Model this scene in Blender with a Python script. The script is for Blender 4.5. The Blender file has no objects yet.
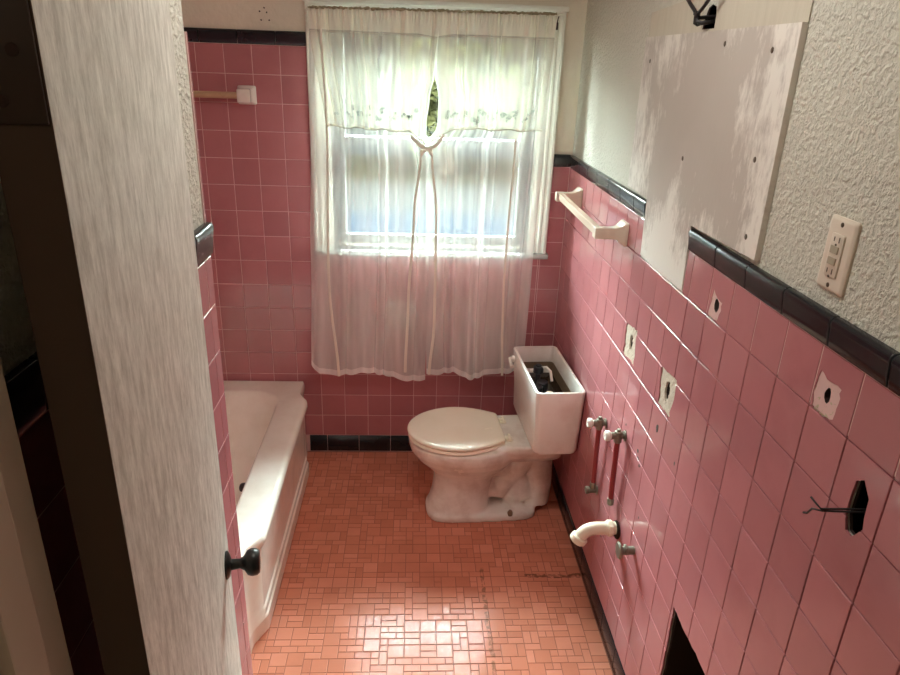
import bpy, bmesh, math, random
from mathutils import Vector, Matrix
PI = math.pi
sc = bpy.context.scene
COL = sc.collection
U = 0.109                       # one wall tile with its joint
XR = 1.521                      # face of the right wall's tile
LX = 0.43                       # face of the left wall's tile
TX = -0.36                      # tub alcove left tile face
TE = -1.49                      # tub alcove near end
FY = -2.45                      # front wall, room side
ZC = 2.44
ORG = {}

# ------------------------------------------------------------------ materials
def mat(name, color=(0.8, 0.8, 0.8), rough=0.5, metal=0.0, spec=0.5):
    m = bpy.data.materials.new(name); m.use_nodes = True
    b = m.node_tree.nodes['Principled BSDF']
    b.inputs['Base Color'].default_value = (*color, 1)
    b.inputs['Roughness'].default_value = rough
    b.inputs['Metallic'].default_value = metal
    b.inputs['Specular IOR Level'].default_value = spec
    return m
def nd(m, t): return m.node_tree.nodes.new(t)
def lk(m, a, b): m.node_tree.links.new(a, b)
def bsdf(m): return m.node_tree.nodes['Principled BSDF']
def coords(m, scale=(1, 1, 1), kind='Object'):
    tc = nd(m, 'ShaderNodeTexCoord'); mp = nd(m, 'ShaderNodeMapping')
    mp.inputs['Scale'].default_value = scale
    lk(m, tc.outputs[kind], mp.inputs['Vector']); return mp.outputs['Vector']
def noise(m, vec, scale, detail=3, rough=0.55):
    n = nd(m, 'ShaderNodeTexNoise')
    n.inputs['Scale'].default_value = scale; n.inputs['Detail'].default_value = detail
    n.inputs['Roughness'].default_value = rough
    lk(m, vec, n.inputs['Vector']); return n.outputs['Fac']
def ramp(m, fac, stops):
    r = nd(m, 'ShaderNodeValToRGB'); els = r.color_ramp.elements
    while len(els) < len(stops): els.new(0.5)
    for e, (p, c) in zip(els, stops):
        e.position = p; e.color = (*c, 1) if len(c) == 3 else c
    lk(m, fac, r.inputs['Fac']); return r.outputs['Color']
def mixc(m, fac, a, b, mode='MIX'):
    n = nd(m, 'ShaderNodeMix'); n.data_type = 'RGBA'; n.blend_type = mode
    for s, v in ((n.inputs[0], fac), (n.inputs[6], a), (n.inputs[7], b)):
        if hasattr(v, 'links'): lk(m, v, s)
        elif isinstance(v, (int, float)): s.default_value = v
        else: s.default_value = (*v, 1)
    return n.outputs[2]
def math_(m, op, a, b=None, c=None):
    n = nd(m, 'ShaderNodeMath'); n.operation = op
    for s, v in zip(n.inputs, (a, b, c)):
        if v is None: continue
        if hasattr(v, 'links'): lk(m, v, s)
        else: s.default_value = v
    return n.outputs[0]
def bump(m, h, strength=0.3, dist=0.002):
    n = nd(m, 'ShaderNodeBump'); n.inputs['Strength'].default_value = strength
    n.inputs['Distance'].default_value = dist
    lk(m, h, n.inputs['Height']); lk(m, n.outputs['Normal'], bsdf(m).inputs['Normal'])
def setc(m, sock): lk(m, sock, bsdf(m).inputs['Base Color'])
def setr(m, sock): lk(m, sock, bsdf(m).inputs['Roughness'])

def tile_mat(name, color, var=0.08, rough=0.12, dirt=(0.5, 0.3, 0.25), dirtamt=0.25):
    m = mat(name, color, rough)
    g = nd(m, 'ShaderNodeNewGeometry')
    rnd = g.outputs['Random Per Island']
    lo = tuple(c * (1 - var) for c in color); hi = tuple(min(1, c * (1 + var)) for c in color)
    c = ramp(m, rnd, [(0, lo), (1, hi)])
    v = coords(m)
    n = noise(m, v, 5, 5, 0.65)
    c = mixc(m, math_(m, 'MULTIPLY', ramp(m, n, [(0.5, (0, 0, 0)), (0.8, (1, 1, 1))]), dirtamt), c, tuple(a * b for a, b in zip(color, dirt)))
    setc(m, c)
    n2 = noise(m, v, 9, 4)
    setr(m, math_(m, 'MULTIPLY_ADD', n2, 0.14, rough - 0.06))
    bump(m, noise(m, v, 26, 1), 0.06, 0.002)
    return m
M = {}
M['pink'] = tile_mat('pink_glazed_tile', (0.44, 0.168, 0.178), rough=0.085)
M['pinkdark'] = M['pink']
M['black'] = tile_mat('black_glazed_tile', (0.012, 0.013, 0.016), 0.2, 0.14, (3, 3, 3), 0.3)
M['grout'] = mat('pale_grout', (0.68, 0.45, 0.42), 0.85)
def stucco(name, color, s=1.0, strength=0.9):
    m = mat(name, color, 0.8, spec=0.25)
    v = coords(m)
    n1 = noise(m, v, 62 * s, 3, 0.6); n2 = noise(m, v, 160 * s, 2); n3 = noise(m, v, 2.2, 4)
    h = math_(m, 'MULTIPLY_ADD', ramp(m, n1, [(0.42, (0, 0, 0)), (0.62, (1, 1, 1))]), 1.0, math_(m, 'MULTIPLY', n2, 0.35))
    bump(m, h, strength, 0.006)
    setc(m, mixc(m, n3, tuple(c * 0.9 for c in color), tuple(min(1, c * 1.07) for c in color)))
    return m
M['stucco'] = stucco('cream_textured_plaster', (0.64, 0.62, 0.53), 1.35, 0.6)
M['plaster'] = stucco('smooth_cream_plaster', (0.78, 0.72, 0.60), 0.6, 0.15)
M['ceil'] = stucco('ceiling_paint', (0.74, 0.71, 0.64), 1, 0.3)
M['hallpaint'] = mat('hall_paint', (0.42, 0.36, 0.29), 0.8)
M['hallwood'] = mat('hall_wood_floor', (0.2, 0.11, 0.06), 0.4)
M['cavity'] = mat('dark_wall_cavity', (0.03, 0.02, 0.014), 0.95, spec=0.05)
# strip of bare plaster above the board
m = M['bare'] = mat('bare_tan_plaster', (0.56, 0.51, 0.41), 0.9)
v = coords(m, (1, 6, 1)); setc(m, mixc(m, noise(m, v, 9, 4), (0.50, 0.45, 0.35), (0.62, 0.57, 0.47)))
bump(m, noise(m, v, 40, 3), 0.3, 0.002)
# skim coated board with white brushed plaster round its edges
m = M['board'] = mat('skim_coated_board', (0.5, 0.47, 0.43), 0.75)
tc = nd(m, 'ShaderNodeTexCoord'); sx = nd(m, 'ShaderNodeSeparateXYZ'); lk(m, tc.outputs['Object'], sx.inputs[0])
v = coords(m, (1, 1.5, 0.9))
n1 = noise(m, v, 4.5, 6, 0.7); n2 = noise(m, coords(m, (1, 7, 2)), 14, 3)
dy = math_(m, 'ABSOLUTE', sx.outputs[1]); dz = math_(m, 'SUBTRACT', sx.outputs[2], 0.02)
edge = math_(m, 'MAXIMUM', math_(m, 'MULTIPLY', dy, 2.0), math_(m, 'MULTIPLY', math_(m, 'ABSOLUTE', dz), 2.8))
mask = math_(m, 'MULTIPLY_ADD', math_(m, 'SUBTRACT', n1, 0.5), 2.2, math_(m, 'MULTIPLY_ADD', math_(m, 'SUBTRACT', n2, 0.5), 0.5, edge))
fac = ramp(m, mask, [(0.50, (0, 0, 0)), (0.82, (1, 1, 1))])
lowcut = ramp(m, sx.outputs[2], [(0.0, (0, 0, 0)), (0.001, (1, 1, 1))])
base = mixc(m, noise(m, coords(m), 5, 3), (0.46, 0.41, 0.36), (0.54, 0.485, 0.43))
setc(m, mixc(m, math_(m, 'MULTIPLY', fac, 0.9), base, (0.80, 0.76, 0.69)))
bump(m, math_(m, 'ADD', fac, math_(m, 'MULTIPLY', n2, 0.4)), 0.5, 0.002)
M['scar'] = mat('crumbly_plaster', (0.56, 0.48, 0.38), 0.9)
bump(M['scar'], noise(M['scar'], coords(M['scar']), 120, 3), 0.8, 0.003)
M['scartan'] = mat('tan_mortar', (0.50, 0.40, 0.27), 0.9)
bump(M['scartan'], noise(M['scartan'], coords(M['scartan']), 120, 3), 0.8, 0.003)
M['dark'] = mat('dark_chip_and_shade', (0.05, 0.03, 0.025), 0.9)
# floor mosaic
m = M['floor'] = mat('salmon_mosaic_tile', (0.62, 0.2, 0.115), 0.2)
g = nd(m, 'ShaderNodeNewGeometry')
c = ramp(m, g.outputs['Random Per Island'], [(0, (0.57, 0.205, 0.125)), (0.5, (0.64, 0.24, 0.15)), (1, (0.70, 0.28, 0.185))])
v = coords(m); n = noise(m, v, 4, 5, 0.6)
c = mixc(m, math_(m, 'MULTIPLY', ramp(m, n, [(0.45, (0, 0, 0)), (0.8, (1, 1, 1))]), 0.35), c, (0.34, 0.12, 0.07))
sx = nd(m, 'ShaderNodeSeparateXYZ'); tc = nd(m, 'ShaderNodeTexCoord'); lk(m, tc.outputs['Object'], sx.inputs[0])
def grime(axis, at, lo, hi, other, w):
    wob = math_(m, 'MULTIPLY', math_(m, 'SUBTRACT', noise(m, v, 14, 3), 0.5), 0.03)
    d = math_(m, 'ABSOLUTE', math_(m, 'SUBTRACT', math_(m, 'ADD', sx.outputs[axis], wob), at))
    a = math_(m, 'LESS_THAN', d, w)
    b = math_(m, 'MULTIPLY', math_(m, 'GREATER_THAN', sx.outputs[other], lo), math_(m, 'LESS_THAN', sx.outputs[other], hi))
    spots = ramp(m, noise(m, v, 60, 3), [(0.42, (0, 0, 0)), (0.55, (1, 1, 1))])
    return math_(m, 'MULTIPLY', math_(m, 'MULTIPLY', a, b), spots)
c = mixc(m, math_(m, 'MULTIPLY', grime(0, 1.138, -1.6, -0.84, 1, 0.007), 0.75), c, (0.22, 0.10, 0.055))
c = mixc(m, math_(m, 'MULTIPLY', grime(1, -0.885, 1.30, 1.52, 0, 0.010), 0.8), c, (0.12, 0.05, 0.03))
setc(m, c)
setr(m, math_(m, 'MULTIPLY_ADD', noise(m, v, 7, 4), 0.22, 0.03))
bsdf(m).inputs['Specular IOR Level'].default_value = 0.075
bump(m, noise(m, v, 30, 2), 0.05, 0.002)
M['floorgrout'] = mat('brown_floor_grout', (0.30, 0.10, 0.06), 0.8)
def china(name, color, stain, amt):
    m = mat(name, color, 0.12)
    v = coords(m); n = noise(m, v, 6, 5, 0.65)
    setc(m, mixc(m, math_(m, 'MULTIPLY', ramp(m, n, [(0.45, (0, 0, 0)), (0.78, (1, 1, 1))]), amt), color, stain))
    setr(m, math_(m, 'MULTIPLY_ADD', noise(m, v, 11, 3), 0.3, 0.06))
    return m
M['china'] = china('white_china', (0.86, 0.83, 0.77), (0.55, 0.42, 0.33), 0.5)
M['dirty'] = china('dirty_white_china', (0.84, 0.80, 0.73), (0.40, 0.28, 0.20), 0.75)
M['tub'] = china('worn_tub_enamel', (0.90, 0.85, 0.75), (0.66, 0.55, 0.42), 0.45)
M['seat'] = china('cream_seat_plastic', (0.95, 0.89, 0.73), (0.82, 0.72, 0.52), 0.35)
M['chrome'] = mat('dull_metal', (0.42, 0.39, 0.34), 0.35, 0.9)
M['steel'] = mat('corroded_pipe_metal', (0.24, 0.22, 0.17), 0.5, 0.75)
M['redhose'] = mat('dark_red_hose', (0.24, 0.014, 0.018), 0.35)
M['pvc'] = mat('cream_plastic_pipe', (0.80, 0.71, 0.55), 0.32)
M['whiteplastic'] = mat('white_plastic', (0.78, 0.74, 0.66), 0.4)
M['blackplastic'] = mat('black_plastic', (0.02, 0.02, 0.024), 0.4)
M['water'] = mat('dark_tank_water', (0.035, 0.022, 0.012), 0.08)
M['rust'] = mat('rust_stained_china', (0.20, 0.13, 0.075), 0.6)
M['bracket'] = china('cream_ceramic_bracket', (0.74, 0.64, 0.52), (0.6, 0.48, 0.36), 0.4)
m = M['woodbar'] = mat('tan_wood_bar', (0.50, 0.33, 0.20), 0.5)
setc(m, mixc(m, noise(m, coords(m, (3, 3, 3)), 20, 3), (0.45, 0.29, 0.17), (0.58, 0.40, 0.25)))
m = M['tanbar'] = mat('pale_tan_bar', (0.52, 0.38, 0.28), 0.4)
M['outlet'] = mat('almond_plastic', (0.72, 0.63, 0.52), 0.35)
M['outletdark'] = mat('brown_screw', (0.10, 0.07, 0.045), 0.5)
M['button'] = mat('grey_tan_button', (0.40, 0.34, 0.25), 0.4)
M['wire'] = mat('black_wire', (0.015, 0.012, 0.012), 0.5)
m = M['paint'] = mat('white_trim_paint', (0.80, 0.78, 0.70), 0.4)
m = M['door'] = mat('weathered_white_door_paint', (0.6, 0.57, 0.5), 0.55)
vv = coords(m, (8, 8, 2.6)); n1 = noise(m, vv, 7.0, 6, 0.75); n2 = noise(m, coords(m, (10, 10, 3.0)), 9, 5, 0.75); n3 = noise(m, coords(m, (1, 1, 1)), 2.2, 3)
c = mixc(m, ramp(m, n1, [(0.35, (0, 0, 0)), (0.7, (1, 1, 1))]), (0.46, 0.43, 0.365), (0.95, 0.93, 0.85))
c = mixc(m, math_(m, 'MULTIPLY', ramp(m, n2, [(0.56, (0, 0, 0)), (0.70, (1, 1, 1))]), 0.6), c, (0.34, 0.30, 0.24))
c = mixc(m, math_(m, 'MULTIPLY', n3, 0.3), c, (0.5, 0.45, 0.37)); setc(m, c)
bump(m, n1, 0.25, 0.002)
M['sash'] = mat('darkened_sash_paint', (0.07, 0.07, 0.066), 0.6)  # sash and jamb colour darkened to offset the strong sky light
M['sill'] = mat('darkened_sill_paint', (0.30, 0.295, 0.275), 0.6)  # sill toned down in colour so skylight does not burn it out
M['dooredge'] = mat('brown_door_edge', (0.085, 0.055, 0.036), 0.6)
M['hinge'] = mat('brown_painted_hinge', (0.05, 0.033, 0.024), 0.5)
M['knob'] = mat('dark_bronze_knob', (0.025, 0.023, 0.020), 0.35, 0.6)
M['jamb'] = mat('jamb_paint', (0.62, 0.54, 0.44), 0.6)
m = M['fillbath'] = mat('fill_lamp_opal', (0.9, 0.88, 0.82), 0.4)
bsdf(m).inputs['Emission Color'].default_value = (1, 0.98, 0.93, 1); bsdf(m).inputs['Emission Strength'].default_value = 14.5
def cloth(name, trans, color=(0.90, 0.90, 0.84), tl=0.6, pocket=0.94):
    m = bpy.data.materials.new(name); m.use_nodes = True
    nt = m.node_tree; nt.nodes.remove(nt.nodes['Principled BSDF']); out = nt.nodes['Material Output']
    d = nd(m, 'ShaderNodeBsdfDiffuse'); t = nd(m, 'ShaderNodeBsdfTranslucent'); tr = nd(m, 'ShaderNodeBsdfTransparent')
    d.inputs[0].default_value = t.inputs[0].default_value = (*color, 1)
    tr.inputs[0].default_value = (0.97, 0.98, 0.97, 1)
    a = nd(m, 'ShaderNodeMixShader'); a.inputs[0].default_value = tl
    lk(m, d.outputs[0], a.inputs[1]); lk(m, t.outputs[0], a.inputs[2])
    b = nd(m, 'ShaderNodeMixShader')
    w = noise(m, coords(m, (1, 1, 0.15)), 45, 2)
    # the hem and the rod pocket (UV) are doubled cloth
    uv = nd(m, 'ShaderNodeTexCoord'); s = nd(m, 'ShaderNodeSeparateXYZ'); lk(m, uv.outputs['UV'], s.inputs[0])
    hem = math_(m, 'MAXIMUM', math_(m, 'LESS_THAN', s.outputs[1], 0.018), math_(m, 'GREATER_THAN', s.outputs[1], pocket))
    # seen edge-on, light crosses more thread
    lw = nd(m, 'ShaderNodeLayerWeight'); lw.inputs[0].default_value = 0.5
    cosv = math_(m, 'MAXIMUM', math_(m, 'SUBTRACT', 1.0, lw.outputs['Facing']), 0.12)
    f = math_(m, 'SUBTRACT', 1.0, math_(m, 'POWER', trans, math_(m, 'DIVIDE', 0.85, cosv)))
    f = math_(m, 'MULTIPLY_ADD', math_(m, 'SUBTRACT', w, 0.5), 0.16, f)
    w2 = noise(m, coords(m, (1, 1, 0.06)), 13, 2)
    f = math_(m, 'MULTIPLY_ADD', math_(m, 'SUBTRACT', w2, 0.5), 0.75, f)
    f = math_(m, 'MINIMUM', math_(m, 'MAXIMUM', f, 0.18), 0.92)
    f = math_(m, 'MULTIPLY_ADD', hem, trans * 0.45, f)
    lk(m, f, b.inputs[0]); lk(m, tr.outputs[0], b.inputs[1]); lk(m, a.outputs[0], b.inputs[2])
    lk(m, b.outputs[0], out.inputs['Surface'])
    return m
M['sheer'] = cloth('sheer_white_cloth', 0.53, (0.94, 0.94, 0.90), tl=0.022)
M['valance'] = cloth('sheer_valance_cloth', 0.60, (0.90, 0.90, 0.77), 0.012, 0.82)
M['ribbon'] = cloth('white_ribbon_cloth', 0.05, (0.80, 0.78, 0.68), 0.02)
M['stitch'] = mat('grey_blue_thread', (0.11, 0.13, 0.13), 0.8)
M['hemline'] = mat('hem_thread', (0.40, 0.37, 0.30), 0.8)
M['shirr'] = mat('gathered_olive_cloth', (0.30, 0.27, 0.17), 0.9)
m = M['glass'] = bpy.data.materials.new('window_glass'); m.use_nodes = True
nt = m.node_tree; nt.nodes.remove(nt.nodes['Principled BSDF'])
tr = nd(m, 'ShaderNodeBsdfTransparent'); gl = nd(m, 'ShaderNodeBsdfGlossy'); gl.inputs['Roughness'].default_value = 0.02
tr.inputs[0].default_value = (0.95, 0.97, 0.96, 1)
mx = nd(m, 'ShaderNodeMixShader'); fr = nd(m, 'ShaderNodeFresnel'); fr.inputs[0].default_value = 1.3
lk(m, fr.outputs[0], mx.inputs[0]); lk(m, tr.outputs[0], mx.inputs[1]); lk(m, gl.outputs[0], mx.inputs[2])
lk(m, mx.outputs[0], nt.nodes['Material Output'].inputs['Surface'])
# outdoors
m = M['yard'] = mat('yard_lawn_and_drive', (0.2, 0.25, 0.1), 0.95, spec=0.0)
sx = nd(m, 'ShaderNodeSeparateXYZ'); tc = nd(m, 'ShaderNodeTexCoord'); lk(m, tc.outputs['Object'], sx.inputs[0])
yy = math_(m, 'DIVIDE', math_(m, 'MULTIPLY_ADD', math_(m, 'SUBTRACT', noise(m, coords(m), 1.2, 3), 0.5), 1.2, sx.outputs[1]), 20.0)
setc(m, ramp(m, yy, [(0, (0.0012, 0.0022, 0.0034)), (0.40, (0.0013, 0.0023, 0.0035)), (0.45, (0.0028, 0.0030, 0.0030)), (0.57, (0.0030, 0.0029, 0.0025)), (0.61, (0.0022, 0.0020, 0.0009)), (1, (0.0020, 0.0020, 0.0008))]))
M['siding'] = mat('pale_blue_siding', (0.0042, 0.0050, 0.0050), 0.8, spec=0.0)
M['roof'] = mat('grey_roof', (0.006, 0.006, 0.006), 0.9, spec=0.0)
m = M['leaf'] = mat('yellow_green_leaves', (0.32, 0.36, 0.08), 0.8, spec=0.0)
setc(m, mixc(m, noise(m, coords(m), 1.5, 2), (0.0048, 0.0048, 0.0018), (0.013, 0.012, 0.005)))
M['bark'] = mat('brown_bark', (0.012, 0.009, 0.006), 0.9, spec=0.0)
m = M['lamp'] = mat('fill_lamp_globe', (0.9, 0.85, 0.75), 0.4)
bsdf(m).inputs['Emission Color'].default_value = (1, 0.80, 0.58, 1); bsdf(m).inputs['Emission Strength'].default_value = 6.0

# ------------------------------------------------------------------ mesh helpers
class MB:
    def __init__(s): s.v = []; s.f = []; s.mi = []; s.uv = []; s.sm = []
    def add(s, vs, fs, mi=0, smooth=False):
        o = len(s.v); s.v += [tuple(a) for a in vs]
        for f in fs: s.f.append([i + o for i in f]); s.mi.append(mi); s.sm.append(smooth)
        return o
    def box(s, lo, hi, mi=0, bev=0.0, xf=None, smooth=False):
        bm = bmesh.new(); bmesh.ops.create_cube(bm, size=1)
        for v in bm.verts: v.co = Vector([(lo[i] + hi[i]) / 2 + v.co[i] * (hi[i] - lo[i]) for i in range(3)])
        if bev: bmesh.ops.bevel(bm, geom=bm.edges[:], offset=bev, segments=2, affect='EDGES', profile=0.6)
        if xf is not None: bmesh.ops.transform(bm, matrix=xf, verts=bm.verts)
        bm.verts.index_update()
        s.add([v.co for v in bm.verts], [[v.index for v in f.verts] for f in bm.faces], mi, smooth); bm.free()
    def loft(s, rings, mi=0, cap0=True, cap1=True, smooth=True, closed=True):
        n = len(rings[0]); vs = [p for r in rings for p in r]; fs = []
        for i in range(len(rings) - 1):
            for j in range(n if closed else n - 1):
                k = (j + 1) % n
                fs.append([i * n + j, i * n + k, (i + 1) * n + k, (i + 1) * n + j])
        if cap0: fs.append(list(range(n))[::-1])
        if cap1: fs.append([(len(rings) - 1) * n + j for j in range(n)])
        s.add(vs, fs, mi, smooth)
    def tube(s, path, r, n=14, mi=0, cap=True, smooth=True):
        pts = [Vector(p) for p in path]; rings = []
        up = None
        for i, p in enumerate(pts):
            t = (pts[min(i + 1, len(pts) - 1)] - pts[max(i - 1, 0)]).normalized()
            if up is None:
                up = Vector((0, 0, 1)) if abs(t.z) < 0.9 else Vector((0, 1, 0))
            a = (up - t * up.dot(t)).normalized(); b = t.cross(a); up = a
            rr = r[i] if isinstance(r, (list, tuple)) else r
            rings.append([p + (a * math.cos(2 * PI * k / n) + b * math.sin(2 * PI * k / n)) * rr for k in range(n)])
        s.loft(rings, mi, cap, cap, smooth)
    def cyl(s, a, b, r, n=20, mi=0):
        """flat ended cylinder with a tiny bevel"""
        a = Vector(a); b = Vector(b); d = (b - a).normalized(); e = min(r * 0.15, (b - a).length * 0.2)
        s.tube([a, a + d * 1e-5, a + d * e, b - d * e, b - d * 1e-5, b], [r - e, r - e, r, r, r - e, r - e], n, mi)
    def lathe(s, base, axis, prof, n=24, mi=0):
        """prof: (distance along axis, radius)"""
        a = Vector(axis).normalized(); base = Vector(base)
        u = a.orthogonal().normalized(); w = a.cross(u)
        s.loft([[base + a * h + (u * math.cos(2 * PI * k / n) + w * math.sin(2 * PI * k / n)) * max(r, 1e-5) for k in range(n)] for h, r in prof], mi)
    def prism(s, poly, axis, lo, hi, mi=0, bev=0):
        """poly in the two other axes (cyclic order), extruded along axis 0/1/2"""
        def P(a, b, t):
            q = [0, 0, 0]; o = [i for i in range(3) if i != axis]; q[o[0]] = a; q[o[1]] = b; q[axis] = t; return q
        s.loft([[P(a, b, lo) for a, b in poly], [P(a, b, hi) for a, b in poly]], mi, smooth=False)
    def obj(s, name, mats, parent=None, kind=None, origin=None, uvs=None):
        if not isinstance(mats, (list, tuple)): mats = [mats]
        po = ORG[parent.name] if parent else Vector()
        if origin is None:
            if parent or kind is None:
                xs, ys, zs = zip(*s.v)
                origin = Vector(((min(xs) + max(xs)) / 2, (min(ys) + max(ys)) / 2, min(zs) if parent is None else (min(zs) + max(zs)) / 2))
            else: origin = Vector()
        origin = Vector(origin)
        me = bpy.data.meshes.new(name)
        me.from_pydata([Vector(v) - origin for v in s.v], [], s.f); me.update()
        for m_ in mats: me.materials.append(m_)
        for p, mi, sm in zip(me.polygons, s.mi, s.sm): p.material_index = mi; p.use_smooth = sm
        bm = bmesh.new(); bm.from_mesh(me); bmesh.ops.recalc_face_normals(bm, faces=bm.faces); bm.to_mesh(me); bm.free()
        if uvs:
            l = me.uv_layers.new(name='UVMap')
            for lp in me.loops: l.data[lp.index].uv = uvs[lp.vertex_index]
        if any(s.sm): me.set_sharp_from_angle(angle=math.radians(42))
        o = bpy.data.objects.new(name, me); COL.objects.link(o)
        if parent: o.parent = parent
        o.location = origin - po
        ORG[o.name] = origin
        if kind and not parent: o['kind'] = kind
        return o
def thing(name, label, cat, loc, group=None):
    o = bpy.data.objects.new(name, None); o.empty_display_size = 0.05; COL.objects.link(o)
    o.location = loc; ORG[o.name] = Vector(loc); o['label'] = label; o['category'] = cat
    if group: o['group'] = group
    return o
def tag(o, label, cat, group=None):
    o['label'] = label; o['category'] = cat
    if group: o['group'] = group
    return o
def applied(o, mods):
    """bake modifiers set up by mods(o) into o's mesh"""
    mods(o); dg = bpy.context.evaluated_depsgraph_get()
    me = bpy.data.meshes.new_from_object(o.evaluated_get(dg)); o.modifiers.clear(); o.data = me
def boolean(o, cutters):
    def f(o):
        for c in cutters:
            b = o.modifiers.new('cut', 'BOOLEAN'); b.operation = 'DIFFERENCE'; b.solver = 'EXACT'; b.object = c; b.use_self = False; b.material_mode = 'TRANSFER'
    applied(o, f)

# ------------------------------------------------------------------ tiles
R = random.Random(7)
class Plane:
    """tile plane: world = o + a*u + b*v + n*depth"""
    def __init__(s, o, u, v, n): s.o, s.u, s.v, s.n = map(Vector, (o, u, v, n))
    def P(s, a, b, d): return s.o + s.u * a + s.v * b + s.n * d
def tile(mb, pl, a0, a1, b0, b1, mi=0, g=0.0011, th=0.0016, tilt=0.0035):
    a0 += g; a1 -= g; b0 += g; b1 -= g
    if a1 - a0 < 0.004 or b1 - b0 < 0.004: return
    ta, tb = R.gauss(0, tilt), R.gauss(0, tilt)
    ca, cb = (a0 + a1) / 2, (b0 + b1) / 2
    rings = []
    for ins, d in ((0, -0.004), (0, -th), (0.0003, -th * 0.45), (0.0010, -th * 0.12), (0.0022, 0.0)):
        q = []
        for a, b in ((a0 + ins, b0 + ins), (a1 - ins, b0 + ins), (a1 - ins, b1 - ins), (a0 + ins, b1 - ins)):
            t = 0 if d <= -th else (a - ca) * ta + (b - cb) * tb
            q.append(pl.P(a, b, d + t))
        rings.append(q)
    mb.loft(rings, mi, True, True, smooth=False)
def lines(lo, hi, start, step):
    xs = [lo]; x = start
    while x < hi - 1e-4:
        if x > lo + 1e-4: xs.append(x)
        x += step
    xs.append(hi); return xs
def field(mb, pl, al, bl, skip=None, mi=0):
    for i in range(len(al) - 1):
        for j in range(len(bl) - 1):
            if skip and skip(al[i], al[i + 1], bl[j], bl[j + 1]): continue
            tile(mb, pl, al[i], al[i + 1], bl[j], bl[j + 1], mi)
def cap_row(mb, pl, al, z0, z1, top=True, out=0.012):
    """rounded cap tiles along u, one island each"""
    for a0, a1 in zip(al[:-1], al[1:]):
        g = 0.0012; a0 += g; a1 -= g
        if a1 - a0 < 0.008: continue
        pr = [(z0 + 0.001, -0.004), (z0 + 0.001, 0.001), (z0 + 0.004, 0.0035)]
        if top:
            h = z1 - z0
            pr += [(z0 + h * 0.35, 0.0055)] + [(z1 - h * 0.42 + h * 0.42 * math.sin(t), 0.0055 + (out - 0.0055) * math.sin(min(t * 1.7, PI / 2)) * 0.9 - 0.011 * (1 - math.cos(t))) for t in [PI / 2 * k / 6 for k in range(1, 7)]] + [(z1, -0.009)]
        else:
            pr += [(z1 - 0.004, 0.0035), (z1 - 0.001, 0.001), (z1 - 0.001, -0.004)]
        n = 4; ring = []
        for k, ins in ((0, 0.0030), (1, 0.0006), (2, 0.0), (3, 0.0), (4, 0.0006), (5, 0.0030)):
            pass
        rr = []
        for a, sh in ((a0, 0.0012), (a0 + 0.0006, 0.0004), (a0 + 0.002, 0), (a0 + 0.004, 0), (a0 + 0.006, 0), (a1 - 0.006, 0), (a1 - 0.004, 0), (a1 - 0.002, 0), (a1 - 0.0006, 0.0004), (a1, 0.0012)):
            rr.append([pl.P(a, b - (sh if b > z1 - 0.01 else 0) * 0.6, d - (sh if d > 0 else 0)) for b, d in pr])
        mb.loft(rr, 0, True, True, smooth=True)
zrow = [0.85 * U + U * i for i in range(0, 17)]
Z0 = zrow[0]; ZW = zrow[12]; ZT = zrow[16]         # base top, wainscot top, tub alcove top
CAPH = 0.052
CAPT = ZW + CAPH

# ------------------------------------------------------------------ shell
PRt = Plane((XR, 0, 0), (0, -1, 0), (0, 0, 1), (-1, 0, 0))
PBk = Plane((0, 0, 0), (1, 0, 0), (0, 0, 1), (0, -1, 0))
PLf = Plane((LX, 0, 0), (0, -1, 0), (0, 0, 1), (1, 0, 0))
PTl = Plane((TX, 0, 0), (0, -1, 0), (0, 0, 1), (1, 0, 0))
PTe = Plane((0, TE, 0), (1, 0, 0), (0, 0, 1), (0, 1, 0))
BK = 0.007                      # plaster lies this far behind the tile face

def cutter(poly, x0, x1):
    mb = MB(); mb.prism([(y, z) for y, z in poly], 0, x0, x1)
    o = mb.obj('cutter', M['dark'], kind='x'); return o  # cut faces take this dark colour as painted shade inside the holes
def blob(cy, cz, ry, rz, n=14, seed=1, jit=0.18):
    r = random.Random(seed)
    return [(cy + ry * (1 + r.uniform(-jit, jit)) * math.cos(2 * PI * k / n), cz + rz * (1 + r.uniform(-jit, jit)) * math.sin(2 * PI * k / n)) for k in range(n)]
BIG = [(-1.637, 0.559), (-1.70, 0.557), (-1.80, 0.560), (-1.96, 0.558), (-1.962, 0.40), (-1.958, 0.225), (-1.80, 0.223), (-1.635, 0.226), (-1.639, 0.40)]
WH = [(-2.106, 1.246), (-2.121, 1.257), (-2.140, 1.237), (-2.142, 1.206), (-2.146, 1.189), (-2.128, 1.161), (-2.113, 1.163), (-2.104, 1.184), (-2.104, 1.218)]
TOPH = [(-1.214, 1.889), (-1.290, 1.889), (-1.286, 1.910), (-1.279, 1.934), (-1.256, 1.940), (-1.236, 1.934), (-1.224, 1.914)]
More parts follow.
